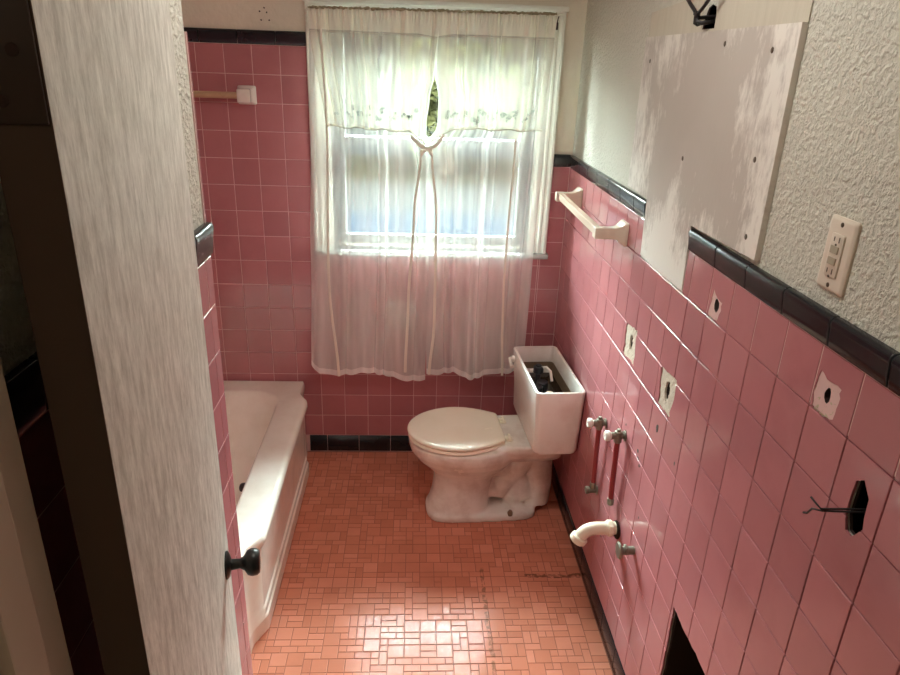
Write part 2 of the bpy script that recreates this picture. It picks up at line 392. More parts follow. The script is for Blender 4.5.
scars = [  # outline of the broken tile, pit centre, pit radii, material
    ([(-0.997, 1.073), (-1.05, 1.080), (-1.094, 1.086), (-1.100, 1.03), (-1.102, 0.978), (-1.05, 0.976), (-1.001, 0.972), (-0.996, 1.02)], (-1.050, 1.034), (0.012, 0.024), 'scar'),
    ([(-1.318, 1.078), (-1.37, 1.076), (-1.421, 1.083), (-1.424, 1.03), (-1.416, 0.974), (-1.37, 0.972), (-1.330, 0.976), (-1.322, 1.03)], (-1.373, 1.030), (0.015, 0.024), 'scar'),
    ([(-1.532, 1.357), (-1.550, 1.349), (-1.584, 1.342), (-1.582, 1.32), (-1.578, 1.297), (-1.55, 1.293), (-1.527, 1.294), (-1.530, 1.33)], (-1.559, 1.327), (0.011, 0.015), 'scartan'),
    ([(-1.961, 1.359), (-1.99, 1.352), (-2.020, 1.355), (-2.024, 1.33), (-2.018, 1.302), (-1.99, 1.290), (-1.961, 1.294), (-1.956, 1.33)], (-1.992, 1.329), (0.008, 0.013), 'scartan')]
def jag(poly, seed, amp=0.0045, sub=4):
    r = random.Random(seed); out = []
    for a, b in zip(poly, poly[1:] + poly[:1]):
        for k in range(sub):
            f = k / sub; out.append((a[0] + (b[0] - a[0]) * f + r.uniform(-amp, amp), a[1] + (b[1] - a[1]) * f + r.uniform(-amp, amp)))
    return out
BIG = jag(BIG, 5, 0.0025, 5)
scars = [(jag(ol, 11 + k, 0.0055 if k < 2 else 0.0028, 3), pc, prd, mt) for k, (ol, pc, prd, mt) in enumerate(scars)]
deep = [cutter(BIG, XR - 0.05, XR + 0.04), cutter(WH, XR - 0.05, XR + 0.04)]
for i, (ol, pc, prd, mt) in enumerate(scars): deep.append(cutter(blob(*pc, *prd, 10, i + 3), XR - 0.05, XR + 0.04))
shallow = [cutter(ol, XR - 0.05, XR + 0.0062) for ol, *_ in scars]
toph = cutter(TOPH, XR - 0.05, XR + 0.04)

# right wall: plaster sheet, cavity behind, tiles in front
mb = MB(); mb.box((XR + BK, -4.6, -0.02), (XR + 0.012, 0.0075, ZC))
wall_right = mb.obj('wall_right', M['stucco'], kind='structure')
boolean(wall_right, deep + [toph])
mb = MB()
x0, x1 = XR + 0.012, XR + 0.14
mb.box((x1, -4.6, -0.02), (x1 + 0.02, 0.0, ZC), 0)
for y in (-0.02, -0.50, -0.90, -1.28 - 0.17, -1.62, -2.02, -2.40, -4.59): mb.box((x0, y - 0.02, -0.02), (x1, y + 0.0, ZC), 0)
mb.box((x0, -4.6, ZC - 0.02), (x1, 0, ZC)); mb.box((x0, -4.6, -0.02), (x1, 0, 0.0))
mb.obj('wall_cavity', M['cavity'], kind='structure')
# grout bed on right wall
CUT0, CUT1 = 1.03, 1.366         # notch where the board reaches down
mb = MB(); ZN = 1.296
mb.box((XR + 0.0012, FY, 0.0), (XR + BK, -0.0, Z0 * 12.85 / 12.85 + (ZN - Z0)))
mb.box((XR + 0.0012, -CUT0, ZN), (XR + BK, 0, ZW)); mb.box((XR + 0.0012, FY, ZN), (XR + BK, -CUT1, ZW))
bed = mb.obj('grout_bed', M['grout'], wall_right); boolean(bed, deep)
al = lines(0, -FY, 0.9115 * U, U)
mbA, mbB = MB(), MB()
holes = [BIG, WH] + [s[0] for s in scars]
def hit(a0, a1, b0, b1):
    for h in holes:
        ys = [-p[0] for p in h]; zs = [p[1] for p in h]
        if a1 > min(ys) - 0.003 and a0 < max(ys) + 0.003 and b1 > min(zs) - 0.003 and b0 < max(zs) + 0.003: return True
    return False
for i in range(len(al) - 1):
    for j in range(12):
        a0, a1, b0, b1 = al[i], al[i + 1], zrow[j], zrow[j + 1]
        segs = [(a0, a1)]
        if j == 11:                       # notch for the board
            segs = []
            if a0 < CUT0: segs.append((a0, min(a1, CUT0)))
            if a1 > CUT1: segs.append((max(a0, CUT1), a1))
        for s0, s1 in segs:
            tile(mbB if hit(s0, s1, b0, b1) else mbA, PRt, s0, s1, b0, b1)
cutt = mbB.obj('tile_cut', M['pink'], kind='x'); boolean(cutt, deep + shallow)
me = cutt.data; mbA.add([v.co for v in me.vertices], [list(p.vertices) for p in me.polygons])
bpy.data.objects.remove(cutt)
mbA.obj('pink_tile', M['pink'], wall_right)
for c_ in deep + shallow + [toph]: bpy.data.objects.remove(c_)
def scar_mesh(mb, ol, pc, prd, i):
    r = random.Random(i + 40); n = 40
    def samp(poly, k):
        t = k / n * len(poly); a = poly[int(t) % len(poly)]; b = poly[(int(t) + 1) % len(poly)]; f = t - int(t)
        return Vector((a[0] * (1 - f) + b[0] * f, a[1] * (1 - f) + b[1] * f))
    pit = blob(*pc, *prd, 10, i + 3)
    # align start angles
    ang = lambda p: math.atan2(p[1] - pc[1], p[0] - pc[0])
    def orient(poly):
        poly = list(poly)
        area = sum(poly[k][0] * poly[(k + 1) % len(poly)][1] - poly[(k + 1) % len(poly)][0] * poly[k][1] for k in range(len(poly)))
        if area < 0: poly = poly[::-1]
        s = min(range(len(poly)), key=lambda k: abs(ang(poly[k]))); return poly[s:] + poly[:s]
    O, Pp = orient(ol), orient(pit)
    rings = []
    for f in (0, 0.04, 0.3, 0.55, 0.8, 0.96, 1.0):
        ring = []
        for k in range(n):
            a, b = samp(O, k), samp(Pp, k); q = a * (1 - f) + b * f
            d = 0.006 if f in (0, 1.0) else 0.0022 + r.uniform(-0.0015, 0.0017)
            ring.append((XR + d, q.x, q.y))
        rings.append(ring)
    mb.loft(rings, 0, False, False)
for i, (ol, pc, prd, mt) in enumerate(scars):
    mb = MB(); scar_mesh(mb, ol, pc, prd, i); mb.obj('mortar_patch', M[mt], wall_right)
mb = MB()
for k, (y, z, ry, rz) in enumerate([(-1.356, 0.906, 0.007, 0.012), (-1.496, 0.886, 0.004, 0.006), (-1.126, 0.764, 0.006, 0.008), (-1.246, 0.770, 0.006, 0.007), (-1.255, 0.752, 0.007, 0.004), (-1.118, 0.786, 0.004, 0.004), (-1.272, 0.737, 0.004, 0.005), (-1.03, 0.30, 0.006, 0.004), (-1.33, 0.60, 0.004, 0.004)]):
    mb.prism(blob(y, z, ry, rz, 9, k + 20, 0.35), 0, XR - 0.0006, XR + 0.0008)
mb.obj('chip_mark', M['dark'], wall_right)
mb = MB(); mb.prism([(-0.826, 1.883), (-1.688, 1.880), (-1.690, 1.990), (-1.30, 1.985), (-1.291, 1.985), (-1.29, 1.889), (-1.212, 1.889), (-1.205, 1.966), (-0.83, 1.947)], 0, XR + BK - 0.0025, XR + BK + 0.0005)
mb.obj('bare_plaster_strip', M['bare'], wall_right)
# cap on right wall
mb = MB(); cap_row(mb, PRt, lines(0, CUT0, 0.045, 0.147), ZW, CAPT)
cap_row(mb, PRt, [CUT1] + [1.378 + 0.147 * k for k in range(1, 8)] + [-FY], ZW, CAPT)
mb.obj('trim_1', M['black'], kind='structure')
mb = MB(); cap_row(mb, PRt, lines(0, -FY, 0.10, 0.153), 0.004, Z0, False)
mb.obj('baseboard_right', M['black'], kind='structure')

# back wall
WX0, WX1, WZ0, WZ1 = 0.515, 1.365, 1.045, 1.925         # opening in the wall
mb = MB(); T = 0.14
for lo, hi in (((TX - 0.15, -0.02), (WX0, ZC)), ((WX1, -0.02), (XR + 0.16, ZC)), ((WX0, -0.02), (WX1, WZ0)), ((WX0, WZ1), (WX1, ZC))):
    mb.box((lo[0], BK, lo[1]), (hi[0], T, hi[1]))
wall_back = mb.obj('wall_back', M['plaster'], kind='structure')
mb = MB()
mb.box((TX, 0.0012, 0), (0.44, BK, ZT)); mb.box((0.44, 0.0012, 0), (XR + 0.001, BK, 1.015)); mb.box((1.43, 0.0012, 1.015), (XR + 0.001, BK, ZW))
mb.obj('grout_bed', M['grout'], wall_back)
mb = MB()
axl = lines(TX, 0.445, -3 * U, U)
field(mb, PBk, axl, zrow)
axm = lines(0.445, 1.425, 5 * U, U)
axm[0] = 0.436
axl2 = [x for x in axl]
low = zrow[:9] + [1.012]
field(mb, PBk, [0.436] + axm[1:], low)
field(mb, PBk, lines(1.425, XR, 14 * U, U), zrow[:13])
mb2 = MB()
mb.obj('pink_tile', M['pink'], wall_back)
mb = MB(); cap_row(mb, PBk, [TX] + [0.02 + 0.147 * k - 0.294 for k in range(0, 5)] + [0.432], ZT, ZT + CAPH)
mb.obj('trim_2', M['black'], kind='structure')
mb = MB(); cap_row(mb, PBk, [1.447, XR - 0.001], ZW, CAPT); mb.obj('trim_3', M['black'], kind='structure')
mb = MB(); cap_row(mb, PBk, lines(0.37, XR, 0.455, 0.1535), 0.004, Z0, False)
mb.obj('baseboard_back', M['black'], kind='structure')
mb = MB()
for k, (x, z) in enumerate([(0.258, 1.955), (0.285, 1.952), (0.262, 1.925), (0.293, 1.925), (0.276, 1.968)]):
    mb.prism(blob(x, z, 0.0032, 0.0032, 9, k, 0.2), 1, BK - 0.0006, BK + 0.001)
mb.obj('screw_hole', M['dark'], wall_back)

# left wall (a solid closet block between the tub and the door), tub alcove walls
mb = MB(); mb.box((TX - 0.15, FY - 0.12, -0.02), (LX - BK, TE - BK, ZC))
wall_left = mb.obj('wall_left', M['stucco'], kind='structure')
mb = MB(); mb.box((LX - BK, FY, 0), (LX - 0.0012, TE - 0.004, ZW)); mb.box((TX, TE - BK, 0.3), (LX - 0.004, TE - 0.0012, ZT))
mb.obj('grout_bed', M['grout'], wall_left)
mb = MB(); field(mb, PLf, [-TE + 0.001] + lines(-TE + U * 0.4, -FY, -TE + U * 0.4, U), zrow[:13])
field(mb, PTe, lines(TX, LX - 0.002, -3 * U, U), zrow[3:17])
mb.obj('pink_tile', M['pink'], wall_left)
mb = MB(); cap_row(mb, PLf, [-TE - 0.006] + [-TE + 0.12 + 0.147 * k for k in range(0, 6)] + [-FY], ZW, CAPT + 0.018, out=0.014)
mb.obj('trim_4', M['black'], kind='structure')
mb = MB(); cap_row(mb, PLf, lines(-TE, -FY, 1.55, 0.153), 0.004, Z0, False); mb.obj('baseboard_left', M['black'], kind='structure')
mb = MB(); mb.box((TX - 0.15, TE - 0.01, -0.02), (TX - BK, 0.01, ZC)); wall_tub = mb.obj('wall_tub_side', M['plaster'], kind='structure')
mb = MB(); mb.box((TX - BK, TE, 0.3), (TX - 0.0012, 0, ZT)); mb.obj('grout_bed', M['grout'], wall_tub)
mb = MB(); field(mb, PTl, lines(0, -TE, U * 0.5, U), zrow[3:17]); mb.obj('pink_tile', M['pink'], wall_tub)

# front wall with the doorway, and the hall the photo is taken from
DX0, DX1, DZ = 0.552, 1.44, 2.04
mb = MB()
mb.box((LX - BK, FY - 0.12, -0.02), (DX0 - 0.02, FY, ZC)); mb.box((DX1 + 0.02, FY - 0.12, -0.02), (XR + BK, FY, ZC)); mb.box((DX0 - 0.02, FY - 0.12, DZ + 0.02), (DX1 + 0.02, FY, ZC))
mb.obj('wall_front', M['hallpaint'], kind='structure')
mb = MB()
for x0, x1 in ((DX0 - 0.02, DX0), (DX1, DX1 + 0.02)): mb.box((x0, FY - 0.13, 0), (x1, FY + 0.002, DZ), 0, 0.002)
mb.box((DX0 - 0.02, FY - 0.13, DZ), (DX1 + 0.02, FY + 0.002, DZ + 0.02), 0, 0.002)
mb.box((DX0, FY - 0.085, 0), (DX0 + 0.012, FY - 0.045, DZ), 0, 0.002); mb.box((DX1 - 0.012, FY - 0.085, 0), (DX1, FY - 0.045, DZ), 0, 0.002)
mb.obj('trim_5', M['jamb'], kind='structure')
mb = MB()
mb.box((-0.6, -4.6, -0.02), (-0.5, FY - 0.12, ZC)); mb.box((-0.6, -4.7, -0.02), (XR + 0.2, -4.6, ZC)); mb.box((-0.6, FY - 0.13, -0.02), (TX - 0.14, FY - 0.11, ZC))
mb.obj('wall_hall', M['hallpaint'], kind='structure')
mb = MB(); mb.box((-0.6, -4.7, ZC), (XR + 0.2, 0.15, ZC + 0.08)); mb.obj('ceiling', M['ceil'], kind='structure')

# floor
mb = MB(); mb.box((TX - 0.15, FY - 0.06, -0.08), (XR + 0.16, 0.12, -0.0014))
floor = mb.obj('floor', M['floorgrout'], kind='structure')
mb = MB(); un = 0.0268
nx, ny = int((XR - 0.345) / un) + 1, int(-FY / un) + 1
occ = [[False] * ny for _ in range(nx)]
PF = Plane((XR - 0.003, -0.004, 0), (-1, 0, 0), (0, -1, 0), (0, 0, 1))
for i in range(nx):
    for j in range(ny):
        if occ[i][j]: continue
        w, h = R.choices(((2, 2), (2, 1), (1, 2), (1, 1)), (0.34, 0.22, 0.22, 0.22))[0]
        if i + w > nx or any(occ[i + p][j] for p in range(w)): w = 1
        if j + h > ny or any(occ[i + p][j + q] for p in range(w) for q in range(h) if i + p < nx and j + q < ny): h = 1
        for p in range(w):
            for q in range(h): occ[i + p][j + q] = True
        tile(mb, PF, i * un, min((i + w) * un, XR - 0.345), j * un, min((j + h) * un, -FY), 0, 0.0009, 0.0010, 0.004)
mb.obj('mosaic_tile', M['floor'], floor, origin=(0, 0, 0))
mb = MB(); mb.box((-0.6, -4.7, -0.08), (XR + 0.16, FY - 0.06, -0.0005)); mb.obj('floor_hall', M['hallwood'], kind='structure')

# ------------------------------------------------------------------ window
mb = MB(); mb2 = MB()
def moulding(mb, p0, p1, inward, w=0.085, y0=0.0072, flip=1):
    """stepped casing profile from p0 to p1 (x,z); inward = unit (x,z) toward the opening"""
    prof = [(0, 0), (0, -0.020), (0.004, -0.026), (0.014, -0.026), (0.018, -0.021), (0.026, -0.019), (0.030, -0.023), (0.038, -0.023), (0.042, -0.017), (0.052, -0.016), (0.056, -0.020), (0.064, -0.020), (0.068, -0.014), (w - 0.004, -0.013), (w, -0.008), (w, 0)]
    prof = [(a, y0 + d - 0.004 * (d < 0)) for a, d in prof]
    def ring(p, m): return [(p[0] + inward[0] * a + m[0] * a, d, p[1] + inward[1] * a + m[1] * a) for a, d in prof]
    mb.loft([ring(p0[:2], p0[2]), ring(p1[:2], p1[2])], 0, True, True, smooth=False)
CX0, CX1, CZ1, CZ0 = 0.434, 1.446, 1.998, 1.028
moulding(mb, (CX0, CZ0, (0, 0)), (CX0, CZ1, (0, -1)), (1, 0))
moulding(mb, (CX1, CZ0, (0, 0)), (CX1, CZ1, (0, -1)), (-1, 0))
moulding(mb, (CX0, CZ1, (1, 0)), (CX1, CZ1, (-1, 0)), (0, -1))
mb.box((CX0 - 0.006, -0.03, CZ1 - 0.004), (CX1 + 0.006, 0.007, CZ1 + 0.014), 0, 0.003)
window = mb.obj('window_1', M['paint'], kind='structure')
mb = MB(); mb.box((CX0 - 0.008, -0.040, CZ0 - 0.022), (CX1 + 0.008, 0.05, CZ0), 0, 0.004); mb.box((CX0, -0.012, CZ0 - 0.03), (CX1, 0.0, CZ0 - 0.022), 0, 0.002)
mb.obj('window_sill', M['sill'], window)
mb = MB()
for lo, hi in (((WX0, WZ0 - 0.02), (WX0 + 0.012, WZ1)), ((WX1 - 0.012, WZ0 - 0.02), (WX1, WZ1)), ((WX0, WZ1 - 0.012), (WX1, WZ1)), ((WX0, WZ0 - 0.02), (WX1, WZ0 - 0.004))):
    mb.box((lo[0], -0.004, lo[1]), (hi[0], T + 0.02, hi[1]))
mb.obj('window_jamb', M['sash'], window)
zm = 1.475
def sash(y, z0, z1, name):
    mb = MB(); a, b = WX0 + 0.012, WX1 - 0.012; w = 0.040
    mb.box((a, y, z0), (a + w, y + 0.032, z1), 0, 0.003); mb.box((b - w, y, z0), (b, y + 0.032, z1), 0, 0.003)
    mb.box((a + w, y, z0), (b - w, y + 0.032, z0 + w), 0, 0.003); mb.box((a + w, y, z1 - w * 0.8), (b - w, y + 0.032, z1), 0, 0.003)
    s = mb.obj(name, M['sash'], window)
    mb = MB(); mb.box((a + w - 0.005, y + 0.013, z0 + w - 0.005), (b - w + 0.005, y + 0.017, z1 - w * 0.8 + 0.005)); mb.obj('glass_pane', M['glass'], s)
sash(0.045, WZ0 - 0.004, zm + 0.02, 'lower_sash'); sash(0.085, zm - 0.02, WZ1 - 0.012, 'upper_sash')

# ------------------------------------------------------------------ curtains
def interp(tab, z):
    tab = sorted(tab)
    if z <= tab[0][0]: return tab[0][1]
    for (a, p), (b, q) in zip(tab[:-1], tab[1:]):
        if z <= b:
            t = (z - a) / (b - a); t = t * t * (3 - 2 * t); return p + (q - p) * t
    return tab[-1][1]
def drape(xl, xr, ztop, zbot, y0, seed, nf, amp_top, amp_bot, nu=220, nv=70, pocket=0.0):
    """xl, xr: tables (z, x); zbot(u) gives the hem height"""
    r = random.Random(seed)
    ph = [r.uniform(0, 6.28) for _ in range(6)]
    wob = lambda u: u + 0.035 * math.sin(2 * PI * 1.3 * u + ph[0]) + 0.022 * math.sin(2 * PI * 3.1 * u + ph[1])
    vs, fs, uv = [], [], []
    for j in range(nv + 1):
        v = j / nv
        for i in range(nu + 1):
            u = i / nu; zb = zbot(u); z = zb + (ztop - zb) * v
            a, b = interp(xl, z), interp(xr, z)
            amp = amp_bot + (amp_top - amp_bot) * v ** 0.8
            w = wob(u + 0.012 * math.sin(3 * v + ph[2]))
            q = 2 * PI * nf * w
            y = amp * (0.62 * math.sin(q) + 0.30 * math.sin(0.53 * q + ph[3] + 1.2 * v) + 0.22 * v * math.sin(2.1 * q + ph[4]))
            if v > 0.93: y += 0.0022 * math.sin(2 * PI * nf * 4 * u + ph[5])
            x = a + (b - a) * (u + 0.006 * math.cos(q) )
            vs.append((x, y0 + y, z)); uv.append((u, v))
    W = nu + 1
    for j in range(nv):
        for i in range(nu): fs.append([j * W + i, j * W + i + 1, (j + 1) * W + i + 1, (j + 1) * W + i])
    mb = MB(); mb.add(vs, fs, 0, True); return mb, uv
YC = -0.078
ZTOP = 1.972
def curtain(side, label):
    # inner edges pinch at the knot (z 1.48)
    if side == 'l':
        xl = [(0.40, 0.408), (1.0, 0.425), (1.5, 0.442), (1.97, 0.455)]
        xr = [(0.40, 0.922), (1.0, 0.926), (1.40, 0.918), (1.48, 0.908), (1.56, 0.905), (1.66, 0.915), (1.76, 0.934), (1.97, 0.948)]
        vl = [(1.5, 0.515), (1.97, 0.458)]; vr = [(1.49, 0.906), (1.56, 0.903), (1.66, 0.912), (1.76, 0.930), (1.97, 0.948)]
        hem = lambda u: 0.470 - 0.035 * u - 0.012 * math.sin(u * 9) + (0.03 * max(0, 0.06 - u) / 0.06)
        vhem = lambda u: 1.548 - 0.016 * u - (max(0, u - 0.84) / 0.16) ** 1.3 * 0.045 + 0.003 * math.sin(u * 25)
        seed = 4
    else:
        xl = [(0.40, 0.930), (0.75, 0.920), (1.0, 0.917), (1.40, 0.910), (1.48, 0.902), (1.56, 0.950), (1.66, 0.952), (1.76, 0.936), (1.97, 0.945)]
        xr = [(0.40, 1.372), (1.0, 1.378), (1.5, 1.388), (1.97, 1.398)]
        vl = [(1.48, 0.914), (1.56, 0.962), (1.66, 0.957), (1.76, 0.940), (1.97, 0.945)]; vr = [(1.5, 1.368), (1.97, 1.392)]
        hem = lambda u: 0.452 + 0.018 * u + 0.014 * math.sin(u * 8 + 0.6) - 0.01 * math.sin(u * 17)
        vhem = lambda u: 1.552 + 0.003 * math.sin(u * 21) - (max(0, 0.16 - u) / 0.16) ** 1.3 * 0.055
        seed = 9
    t = thing('curtain', label, 'curtain', (interp(xl, 1) * 0.5 + interp(xr, 1) * 0.5, YC, 0.45), 'sheer window curtains')
    mb, uv = drape(xl, xr, ZTOP, hem, YC, seed, 8, 0.016, 0.012); o = mb.obj('panel', M['sheer'], t, uvs=uv)
    mb, uv = drape(vl, vr, ZTOP + 0.001, vhem, YC - 0.024, seed + 1, 9, 0.010, 0.014, nv=30); va = mb.obj('valance', M['valance'], t, uvs=uv)
    n = len(mb.v); W = 221
    # stitched seam under the rod pocket, and the rolled hem
    mb2 = MB()
    row = mb.v[25 * W:26 * W:3]; mb2.tube([(x, y - 0.001, z - 0.012) for x, y, z in row], 0.0013, 6)
    mb2.obj('seam', M['hemline'], t)
    mb2 = MB(); row = mb.v[0:W:2]; mb2.tube([(x, y - 0.0005, z) for x, y, z in row], 0.0018, 6)
    mb2.obj('valance_hem', M['hemline'], t)
    # little embroidered sprigs along the valance
    r = random.Random(seed); mb2 = MB()
    for k in range(38):
        u = 0.12 + 0.80 * (k + r.uniform(-0.3, 0.3)) / 38
        if side == 'r': u = 0.06 + 0.86 * (k + r.uniform(-0.3, 0.3)) / 38
        zt = 1.603 + 0.014 * math.sin(k * 0.9) + r.uniform(-0.012, 0.012) - (0.008 * u if side == 'l' else 0)
        i = int(u * 220)
        col = [mb.v[j * W + i] for j in range(31)]
        p = min(col, key=lambda q: abs(q[2] - zt)); c = Vector((p[0], p[1] - 0.0012, zt))
        for q in range(r.choice((1, 3, 5))):
            a = 2 * PI * q / 5 + r.uniform(0, 1); rr = 0.0065
            cc = c + Vector((math.cos(a) * rr, 0, math.sin(a) * rr))
            mb2.tube([cc + Vector((math.cos(b) * 0.0035, 0, math.sin(b) * 0.0035)) for b in [2 * PI * e / 8 for e in range(9)]], 0.0008, 4, cap=False)
    mb2.obj('embroidery', M['stitch'], va)
    return t
cl = curtain('l', 'left sheer white curtain with embroidered valance, nearest the tub')
cr = curtain('r', 'right sheer white curtain with embroidered valance, nearest the towel bar')
def ribbon(pts, w, parent):
    mb = MB(); rings = []
    for i, p in enumerate(pts):
        f = i / (len(pts) - 1); ww = w * (0.75 + 0.35 * f)
        x, y, z = p
        rings.append([(x - ww / 2, y, z), (x, y - 0.002, z), (x + ww / 2, y, z), (x + ww / 2, y + 0.0008, z), (x, y - 0.001, z), (x - ww / 2, y + 0.0008, z)])
    mb.loft(rings, 0, True, True); mb.obj('tie_ribbon', M['ribbon'], parent)
def path(tab, y, n=16):
    zs = [p[0] for p in tab]; out = []
    for k in range(n + 1):
        z = max(zs) + (min(zs) - max(zs)) * k / n
        out.append((interp(tab, z), y - 0.004 * math.sin(k), z))
    return out
YR = YC - 0.034
ribbon(path([(1.47, 0.888), (1.20, 0.862), (0.80, 0.842), (0.485, 0.832)], YR), 0.012, cl)
ribbon(path([(1.90, 0.505), (1.55, 0.515), (0.90, 0.502), (0.462, 0.533)], YR), 0.011, cl)
ribbon(path([(1.47, 0.930), (1.20, 0.955), (0.72, 0.958), (0.475, 0.940)], YR), 0.012, cr)
ribbon(path([(1.52, 1.265), (0.95, 1.255), (0.70, 1.262), (0.475, 1.275)], YR), 0.010, cr)
# the knotted corners of the two valances
def knot(pts, parent):
    mb = MB(); mb.tube(pts, [0.006 + 0.004 * math.sin(PI * k / (len(pts) - 1)) for k in range(len(pts))], 8); mb.obj('knotted_corner', M['ribbon'], parent)
knot([(0.845, YR, 1.522), (0.865, YR - 0.004, 1.502), (0.885, YR - 0.008, 1.486), (0.905, YR - 0.012, 1.478), (0.918, YR - 0.010, 1.474), (0.900, YR - 0.006, 1.468), (0.888, YR - 0.002, 1.450)], cl)
knot([(0.975, YR, 1.528), (0.958, YR - 0.004, 1.504), (0.940, YR - 0.010, 1.486), (0.920, YR - 0.014, 1.479), (0.908, YR - 0.016, 1.475), (0.922, YR - 0.012, 1.467), (0.932, YR - 0.004, 1.448)], cr)
rod = thing('curtain_rod', 'thin pale curtain rod across the window top, holding both sheers', 'curtain rod', (0.92, YC, 1.965))
mb = MB(); mb.tube([(0.447, -0.01, 1.968), (0.447, YC + 0.02, 1.968), (0.452, YC - 0.004, 1.968), (0.47, YC - 0.008, 1.968), (1.38, YC - 0.008, 1.978), (1.398, YC - 0.004, 1.978), (1.403, YC + 0.02, 1.978), (1.403, -0.01, 1.978)], 0.005, 10)
mb.obj('rod', M['paint'], rod)
for x in (0.447, 1.403):
    mb = MB(); mb.box((x - 0.012, -0.020, 1.952 if x < 1 else 1.962), (x + 0.012, -0.012, 1.99 if x < 1 else 1.996), 0, 0.002); mb.box((x - 0.009, -0.05, 1.960), (x + 0.009, -0.012, 1.966), 0, 0.001); mb.obj('bracket', M['paint'], rod)
mb = MB()
r = random.Random(3)
mb.tube([(0.46 + 0.93 * k / 150, YC - 0.030 + 0.004 * math.sin(k * 1.9), 1.970 + 0.010 * k / 150 + r.uniform(-0.002, 0.002)) for k in range(151)], [0.0045 + r.uniform(-0.0018, 0.0018) for _ in range(151)], 7)
mb.obj('gathered_heading', M['shirr'], rod)
mb = MB(); mb.box((1.392, -0.098, 1.925), (1.402, -0.090, 1.952), 0, 0.003); mb.tube([(1.397, -0.094, 1.950), (1.399, -0.092, 1.962), (1.403, -0.085, 1.972)], 0.002, 6)
mb.obj('hook', M['dark'], rod)

# ceramic paper holder seen through the left sheer
ph = thing('paper_holder', 'white ceramic recessed holder on pink tile, seen through the left sheer curtain', 'toilet paper holder', (0.81, 0, 0.72))
mb = MB()
def rrect(cx, cz, w, h, r, n=6):
    out = []
    for sx_, sz_, a0 in ((1, 1, 0), (-1, 1, PI / 2), (-1, -1, PI), (1, -1, 1.5 * PI)):
        for k in range(n + 1):
            a = a0 + PI / 2 * k / n; out.append((cx + sx_ * (w / 2 - r) + r * math.cos(a), cz + sz_ * (h / 2 - r) + r * math.sin(a)))
    return out
rg = []
for w, h, d in ((0.145, 0.125, 0), (0.145, 0.125, -0.008), (0.138, 0.118, -0.014), (0.115, 0.095, -0.013), (0.105, 0.085, -0.004), (0.09, 0.07, -0.002)):
    rg.append([(x, d, z) for x, z in rrect(0.81, 0.718, w, h, 0.016)])
mb.loft(rg, 0); mb.obj('recess_plate', M['china'], ph)
for s in (-1, 1):
    mb = MB(); mb.lathe((0.81 + s * 0.048, -0.008, 0.735), (0, -1, 0), [(0, 0.016), (0.02, 0.012), (0.035, 0.011), (0.038, 0.0)], 14)
    mb.obj('roller_post', M['china'], ph)

# ------------------------------------------------------------------ towel bars
def post_rings(c, axis, up, base, tip, length, cube):
    """pyramidal ceramic post: base plate at the wall, waisted neck, square head"""
    a, u = Vector(axis), Vector(up); w = a.cross(u); c = Vector(c)
    prof = [(0, base), (0.006, base), (0.010, base * 0.93), (0.018, base * 0.76), (0.030, tip * 1.12), (0.042, tip), (length - cube, tip), (length - cube + 0.001, tip * 1.03), (length - 0.003, tip * 1.03), (length, tip * 0.9)]
    rings = []
    for d, h in prof:
        ring = []
        for x, z in rrect(0, 0, 2 * h, 2 * h, h * 0.18, 3): ring.append(c + a * d + u * z + w * x)
        rings.append(ring)
    return rings
tb = thing('towel_bar', 'tan flat towel bar on two ceramic posts, right wall beside the window', 'towel bar', (1.46, -0.545, 1.30))
for y, z in ((-0.235, 1.318), (-0.86, 1.322)):
    mb = MB(); mb.loft(post_rings((XR - 0.0005, y, z), (-1, 0, 0), (0, 0, 1), 0.036, 0.017, 0.098, 0.034), 0, smooth=True); mb.obj('post', M['bracket'], tb)
mb = MB(); mb.box((1.430, -0.843, 1.309), (1.452, -0.252, 1.333), 0, 0.003); mb.obj('bar', M['tanbar'], tb)
tb2 = thing('towel_bar', 'round wooden towel bar with white square post, high over the tub', 'towel bar', (-0.09, -0.05, 1.62))
for x in (0.190, -0.29):
    mb = MB(); mb.loft(post_rings((x, 0.0006, 1.649), (0, -1, 0), (0, 0, 1), 0.036, 0.024, 0.075, 0.034), 0); mb.obj('post', M['china'], tb2)
mb = MB(); mb.cyl((-0.268, -0.053, 1.649), (0.168, -0.053, 1.649), 0.0125, 16); mb.obj('bar', M['woodbar'], tb2)

# ------------------------------------------------------------------ board on the right wall
mb = MB()
mb.prism([(-0.838, 1.883), (-1.688, 1.883), (-1.690, 1.466), (-1.366, 1.460), (-1.364, 1.298), (-1.20, 1.293), (-1.031, 1.299), (-1.031, 1.462), (-0.842, 1.466)], 0, XR - 0.014, XR + BK - 0.0003)
for k, (x, y, z) in enumerate(mb.v):
    if x < XR: mb.v[k] = (XR - (0.005 if z > 1.44 else 0.0006), y, z)
bd = mb.obj('wall_board', M['board'], origin=(XR, -1.265, 1.67))
tag(bd, 'grey plaster smeared board fixed on right wall above black tile trim', 'wall board')
mb = MB()
for k, (y, z) in enumerate([(-1.60, 1.84), (-1.385, 1.855), (-1.615, 1.645), (-1.64, 1.50), (-0.90, 1.82), (-1.25, 1.60)]):
    mb.lathe((XR - 0.0052, y, z), (-1, 0, 0), [(0, 0.006), (0.0008, 0.005), (0.001, 0)], 10)
mb.obj('screw_head', M['outletdark'], bd)

